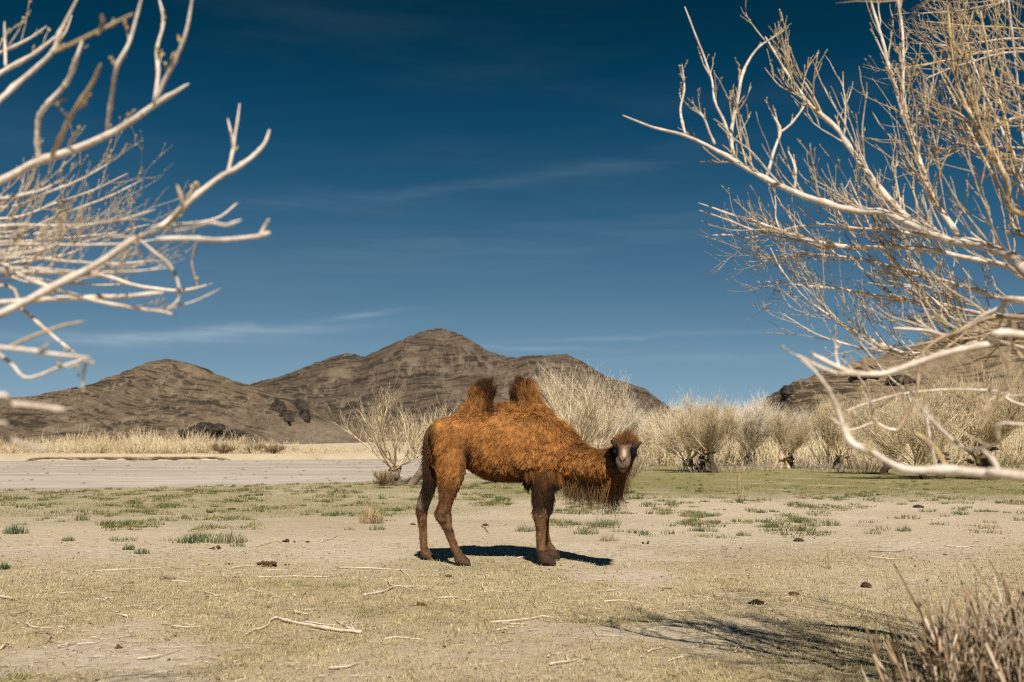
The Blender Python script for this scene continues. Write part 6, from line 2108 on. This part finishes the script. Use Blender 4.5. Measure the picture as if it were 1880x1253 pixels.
for lab, lines, th in [
    ('long hook-ended pale stick lying left of the dung pile', [[(172, 1051), (235, 1049), (300, 1043)], [(172, 1051), (168, 1055), (182, 1058)]], 4),
    ('straight pale stick on sand before the camel\'s hind feet', [[(620, 1044), (690, 1047), (768, 1049)], [(735, 1049), (745, 1056), (765, 1056)]], 4),
    ('long thin pale stick below the brown dung pile', [[(475, 1062), (540, 1061), (600, 1060), (635, 1052)]], 4),
    ('thin pale stick just in front of the brown dung pile', [[(485, 1049), (520, 1049), (557, 1048)]], 3),
    ('slim pale stick ending at the brown dung pile', [[(424, 1046), (450, 1042), (470, 1040)]], 3.5),
    ('white wavy forked stick with a curled end', [[(665, 1097), (700, 1090), (732, 1079), (760, 1087)], [(712, 1068), (716, 1076), (732, 1079), (780, 1079), (802, 1092)]], 6),
    ('thick pale dead branch with side twigs, largest in the foreground', [[(663, 1165), (610, 1161), (560, 1154), (520, 1146), (503, 1142), (487, 1157), (460, 1165), (448, 1174)], [(645, 1160), (622, 1148), (612, 1132)], [(648, 1161), (646, 1136)],
                                                                           [(615, 1152), (560, 1148)]], 9),
    ('pale stick lying alone to the right of the thick dead branch', [[(708, 1179), (735, 1175), (776, 1177)]], 5),
    ('short pale stick with a dark knob at its raised end', [[(603, 1230), (632, 1229), (660, 1218)]], 7),
    ('pale stub stick with a thick peeled end', [[(543, 1130), (564, 1131)], [(560, 1128), (585, 1120)]], 9),
    ('pale forked stick lying broadside in the middle foreground', [[(902, 1148), (960, 1145), (1000, 1137), (1026, 1144)], [(920, 1151), (970, 1150)]], 6),
    ('short pale stick below the broadside forked one', [[(912, 1163), (935, 1157), (950, 1155)], [(868, 1168), (895, 1164)]], 4),
    ('bent pale stick with a kinked end, near the middle', [[(884, 1078), (894, 1088), (945, 1089)]], 4),
    ('wavy thin pale stick left of the kinked one', [[(804, 1101), (840, 1101), (855, 1105), (885, 1099)]], 4),
    ('thin arched stick to the right of the middle foreground', [[(1108, 1109), (1150, 1108), (1192, 1114)]], 4),
    ('small pale stick with a curved tip above the arched one', [[(1112, 1089), (1132, 1087), (1145, 1080)]], 3.5),
    ('stout crossed sticks near the bottom edge', [[(1010, 1227), (1038, 1223), (1062, 1217)], [(1042, 1220), (1038, 1207), (1050, 1198)], [(1005, 1213), (1014, 1207), (1035, 1205)]], 7),
    ('pale stick with a short upright stub, at the rim of the shade', [[(1095, 1170), (1100, 1175)], [(1100, 1175), (1180, 1174)]], 4),
    ('short pale stick at the edge of the dappled shade', [[(1190, 1204), (1205, 1199), (1220, 1194)]], 6),
    ('thin pale straight stick between camel and dappled shade', [[(1230, 1129), (1255, 1126), (1276, 1124)]], 4),
    ('short white stick standing up inside the dappled shade', [[(1350, 1202), (1359, 1192)]], 5),
    ('slender stick pointing at the largest dung pat', [[(1270, 1097), (1300, 1100), (1320, 1104)]], 3),
    ('long pale stick on sand above the browsed bush', [[(1596, 1027), (1625, 1029), (1650, 1029)]], 4),
    ('pale stick beyond the thin dry weed', [[(1492, 988), (1505, 983), (1522, 983)]], 3),
    ('pale thin stick lying far right on the sand', [[(1732, 1004), (1770, 1006), (1790, 1002)]], 3),
    ('pale stick pointing away beside the dark dung balls', [[(472, 1003), (495, 997), (512, 993)]], 3.5),
    ('pale stick leaning by a dark sprout left of the camel', [[(590, 996), (605, 990), (620, 984)]], 4),
    ('pale stick beside the dark bark scrap', [[(315, 1071), (335, 1072), (352, 1071)]], 5),
    ('white bent stick at the left frame edge', [[(-5, 1099), (15, 1101), (33, 1104)], [(6, 1097), (8, 1091), (4, 1085)]], 6),
    ('small bundle of thin pale twigs near the left edge', [[(110, 1093), (130, 1092), (142, 1090)], [(118, 1102), (130, 1096)]], 4),
    ('short pale twig lying beside the small bundle', [[(195, 1102), (210, 1099)], [(175, 1104), (196, 1102)]], 5),
    ('pale V-shaped broken twig left of centre', [[(233, 1136), (213, 1128)], [(213, 1128), (231, 1116)]], 5),
    ('short slanting pale twig right of the V-shaped one', [[(291, 1124), (310, 1110)]], 5),
    ('curved pale stick with a second one lying across it', [[(312, 1156), (335, 1159), (375, 1155)], [(340, 1155), (360, 1152)]], 6),
    ('pale stick with angled shoots low on the left', [[(48, 1148), (60, 1157), (100, 1156)], [(108, 1158), (130, 1154), (149, 1149)], [(52, 1146), (85, 1137), (128, 1132)]], 6),
    ('thick pale stick end pointing at the viewer\'s left', [[(110, 1193), (125, 1190), (138, 1185)]], 8),
    ('long thin pale stick beside the thick stick end', [[(140, 1189), (165, 1187), (190, 1181)], [(166, 1176), (205, 1178)]], 5),
    ('curved pale stick near the lower left shade', [[(251, 1214), (285, 1212), (310, 1204), (335, 1196)]], 5),
    ('short pale stick at the bottom, right of the curved one', [[(378, 1222), (395, 1220)], [(362, 1214), (392, 1206)]], 4),
    ('pale angular twig at the far left, low in the frame', [[(0, 1196), (12, 1186), (38, 1187)], [(12, 1186), (22, 1180)]], 5),
    ('pale gnarled twig above the thick dead branch', [[(374, 1091), (392, 1096), (398, 1098)], [(398, 1098), (416, 1093)]], 4),
    ('thin pale twig between the straw and the thick branch', [[(453, 1088), (463, 1085), (485, 1092)]], 4),
    ('white twig crossing the camel\'s front shadow', [[(949, 1027), (972, 1026), (990, 1033)], [(968, 1022), (982, 1030)]], 4),
    ('short pale twig on the turf beneath the camel', [[(817, 1040), (835, 1044)]], 3),
    ('pale twig with one side shoot, far right foreground', [[(1255, 1213), (1225, 1221)], [(1295, 1185), (1272, 1192)]], 5),
]:
    stick(lab, lines, th)
for lab, lines, th in [
    ('dark twig with two raised prongs near the dappled shade', [[(1281, 1161), (1293, 1164)], [(1294, 1164), (1287, 1155)], [(1306, 1160), (1317, 1154)]], 5),
    ('dark curved twig by the tip of the slender stick', [[(1311, 1095), (1316, 1101), (1323, 1101)]], 5),
    ('short dark stick lying level left of the dappled shade', [[(1216, 1085), (1226, 1083), (1236, 1081)]], 6),
    ('dark bark scrap with a pale stick beside it', [[(295, 1066), (308, 1066), (321, 1065)]], 9),
    ('thin dark twig curving on the sand behind the near hind hoof', [[(884, 968), (893, 974), (897, 980)]], 3),
    ('dark thin stick among the straw, left foreground', [[(20, 1135), (40, 1131), (55, 1122)]], 4),
    ('dark crooked stick beneath the left-hand sticks', [[(48, 1168), (75, 1166), (95, 1168), (112, 1167)], [(88, 1166), (92, 1176), (80, 1186)]], 5),
    ('thin dark forked twig right of the camel on the turf', [[(1333, 1026), (1350, 1027)], [(1350, 1026), (1355, 1021)]], 3),
    ('dark stick lying on the sand under the hanging branches', [[(1595, 1014), (1640, 1016), (1660, 1011)]], 3),
]:
    stick(lab, lines, th, M_STICKD)

# ------------------------------------------------------------------ dung
M_DUNG = mat_plain('dung', 40, (0.030, 0.018, 0.012), (0.105, 0.060, 0.036), 0.95, 1.0, 0.012, 0.1)
M_DUNGR = mat_plain('dung_crumbly', 40, (0.055, 0.028, 0.014), (0.17, 0.090, 0.042), 0.95, 1.0, 0.012, 0.1)


def lump(sx, sy, sz, seed):
    import bmesh
    bm = bmesh.new()
    bmesh.ops.create_icosphere(bm, subdivisions=2, radius=1.0)
    me = bpy.data.meshes.new('lump')
    bm.to_mesh(me)
    bm.free()
    V = np.empty(len(me.vertices) * 3, np.float32)
    me.vertices.foreach_get('co', V)
    V = V.reshape(-1, 3).astype(float)
    r = 1 + 0.55 * fbm(V * 1.7 + seed * 3.7, 3) + 0.25 * fbm(V * 5 + seed, 2)
    V = V * r[:, None] * np.array([sx, sy, sz])
    me.vertices.foreach_set('co', V.astype(np.float32).ravel())
    me.polygons.foreach_set('use_smooth', np.ones(len(me.polygons), bool))
    me.update()
    return me


def dung(label, px, py, w, h, mat, seed, pieces=1):
    g = on_ground(px, py)
    s = g[1] / FPX
    z = gz(g[0], g[1])
    if pieces == 1:
        return obj('dung_pat', lump(w * s * .40, w * s * .34, h * s * .48, seed), mat, label=label, category='dung', loc=(g[0], g[1], z + h * s * .15))
    t = thing('dung_pile', label, 'dung', (g[0], g[1], z))
    rng = np.random.default_rng(seed)
    for k in range(pieces):
        q = rng.uniform(0.16, 0.38)
        o = obj('dung_ball', lump(h * s * q, h * s * q, h * s * q * .8, seed + k), mat, t)
        o.location = (rng.uniform(-.42, .42) * w * s, rng.uniform(-.25, .25) * w * s, h * s * rng.uniform(.12, .5))


for args in [('broad crumbly brown dung pile on the turf left of the camel', 490, 1041, 38, 14, M_DUNGR, 1, 16), ('pair of rounded dark dung lumps on the sand, larger heap', 524, 994, 22, 12, M_DUNG, 2, 5),
             ('single round dark dung ball beside the larger heap', 542, 995, 11, 8, M_DUNG, 3, 2), ('small dark dung lump, last in the row on the sand', 565, 995, 9, 5, M_DUNG, 4, 1),
             ('flat dark dung pat near the bottom of the green strip', 425, 935, 21, 5, M_DUNG, 5, 1), ('small dark dung pat at the end of the green strip', 386, 941, 15, 5, M_DUNG, 6, 1),
             ('low brown dung heap between tuft and dung pile', 393, 1008, 26, 9, M_DUNGR, 7, 7), ('small brown dung heap left of the sand patch', 422, 1037, 12, 6, M_DUNGR, 8, 4),
             ('tiny dung heap on the turf under the thin stick', 526, 1039, 11, 5, M_DUNGR, 9, 4), ('largest dark dung pat on the turf right of the camel', 1389, 1109, 33, 12, M_DUNG, 10, 1),
             ('brown mushroom-shaped dung pat just beyond the largest', 1457, 1092, 24, 10, M_DUNGR, 11, 1), ('domed black dung lump at the rim of the dappled shade', 1591, 1077, 25, 14, M_DUNG, 12, 1),
             ('flat-topped dark dung pat on sand right of the camel', 1466, 994, 24, 9, M_DUNG, 13, 1), ('dark dung pat among tufts under the hanging branches', 1687, 932, 24, 8, M_DUNG, 14, 1),
             ('dark knobbly dung lump right of the head shadow', 1185, 999, 14, 8, M_DUNG, 15, 3), ('black dung scrap on sand beyond the beard', 1137, 938, 14, 6, M_DUNG, 16, 2),
             ('small black dung scrap farther beyond the beard', 1151, 926, 9, 4, M_DUNG, 17, 1), ('dark dung pat on the sand under the belly', 891, 966, 14, 6, M_DUNG, 18, 1),
             ('flat dark dung scrap left of the hind hooves', 758, 965, 12, 4, M_DUNG, 19, 1), ('reddish dung crumb on the turf in front of the hooves', 905, 1034, 7, 4, M_DUNGR, 20, 1),
             ('brown dung crumbs right of the white wavy stick', 773, 1113, 20, 9, M_DUNGR, 21, 5), ('dark dung crumb beyond the white wavy stick', 552, 1093, 18, 6, M_DUNG, 22, 3),
             ('brown lump on the turf by the camel\'s front', 822, 1060, 16, 7, M_DUNGR, 23, 1), ('dark dung scrap on the far right sand', 1735, 1019, 9, 4, M_DUNG, 24, 1),
             ('dark dung crumb low on the left near the thick stick', 218, 1194, 16, 6, M_DUNGR, 25, 1), ('small dung lump below the curved pale stick', 320, 1172, 12, 4, M_DUNGR, 26, 1)]:
    dung(*args)
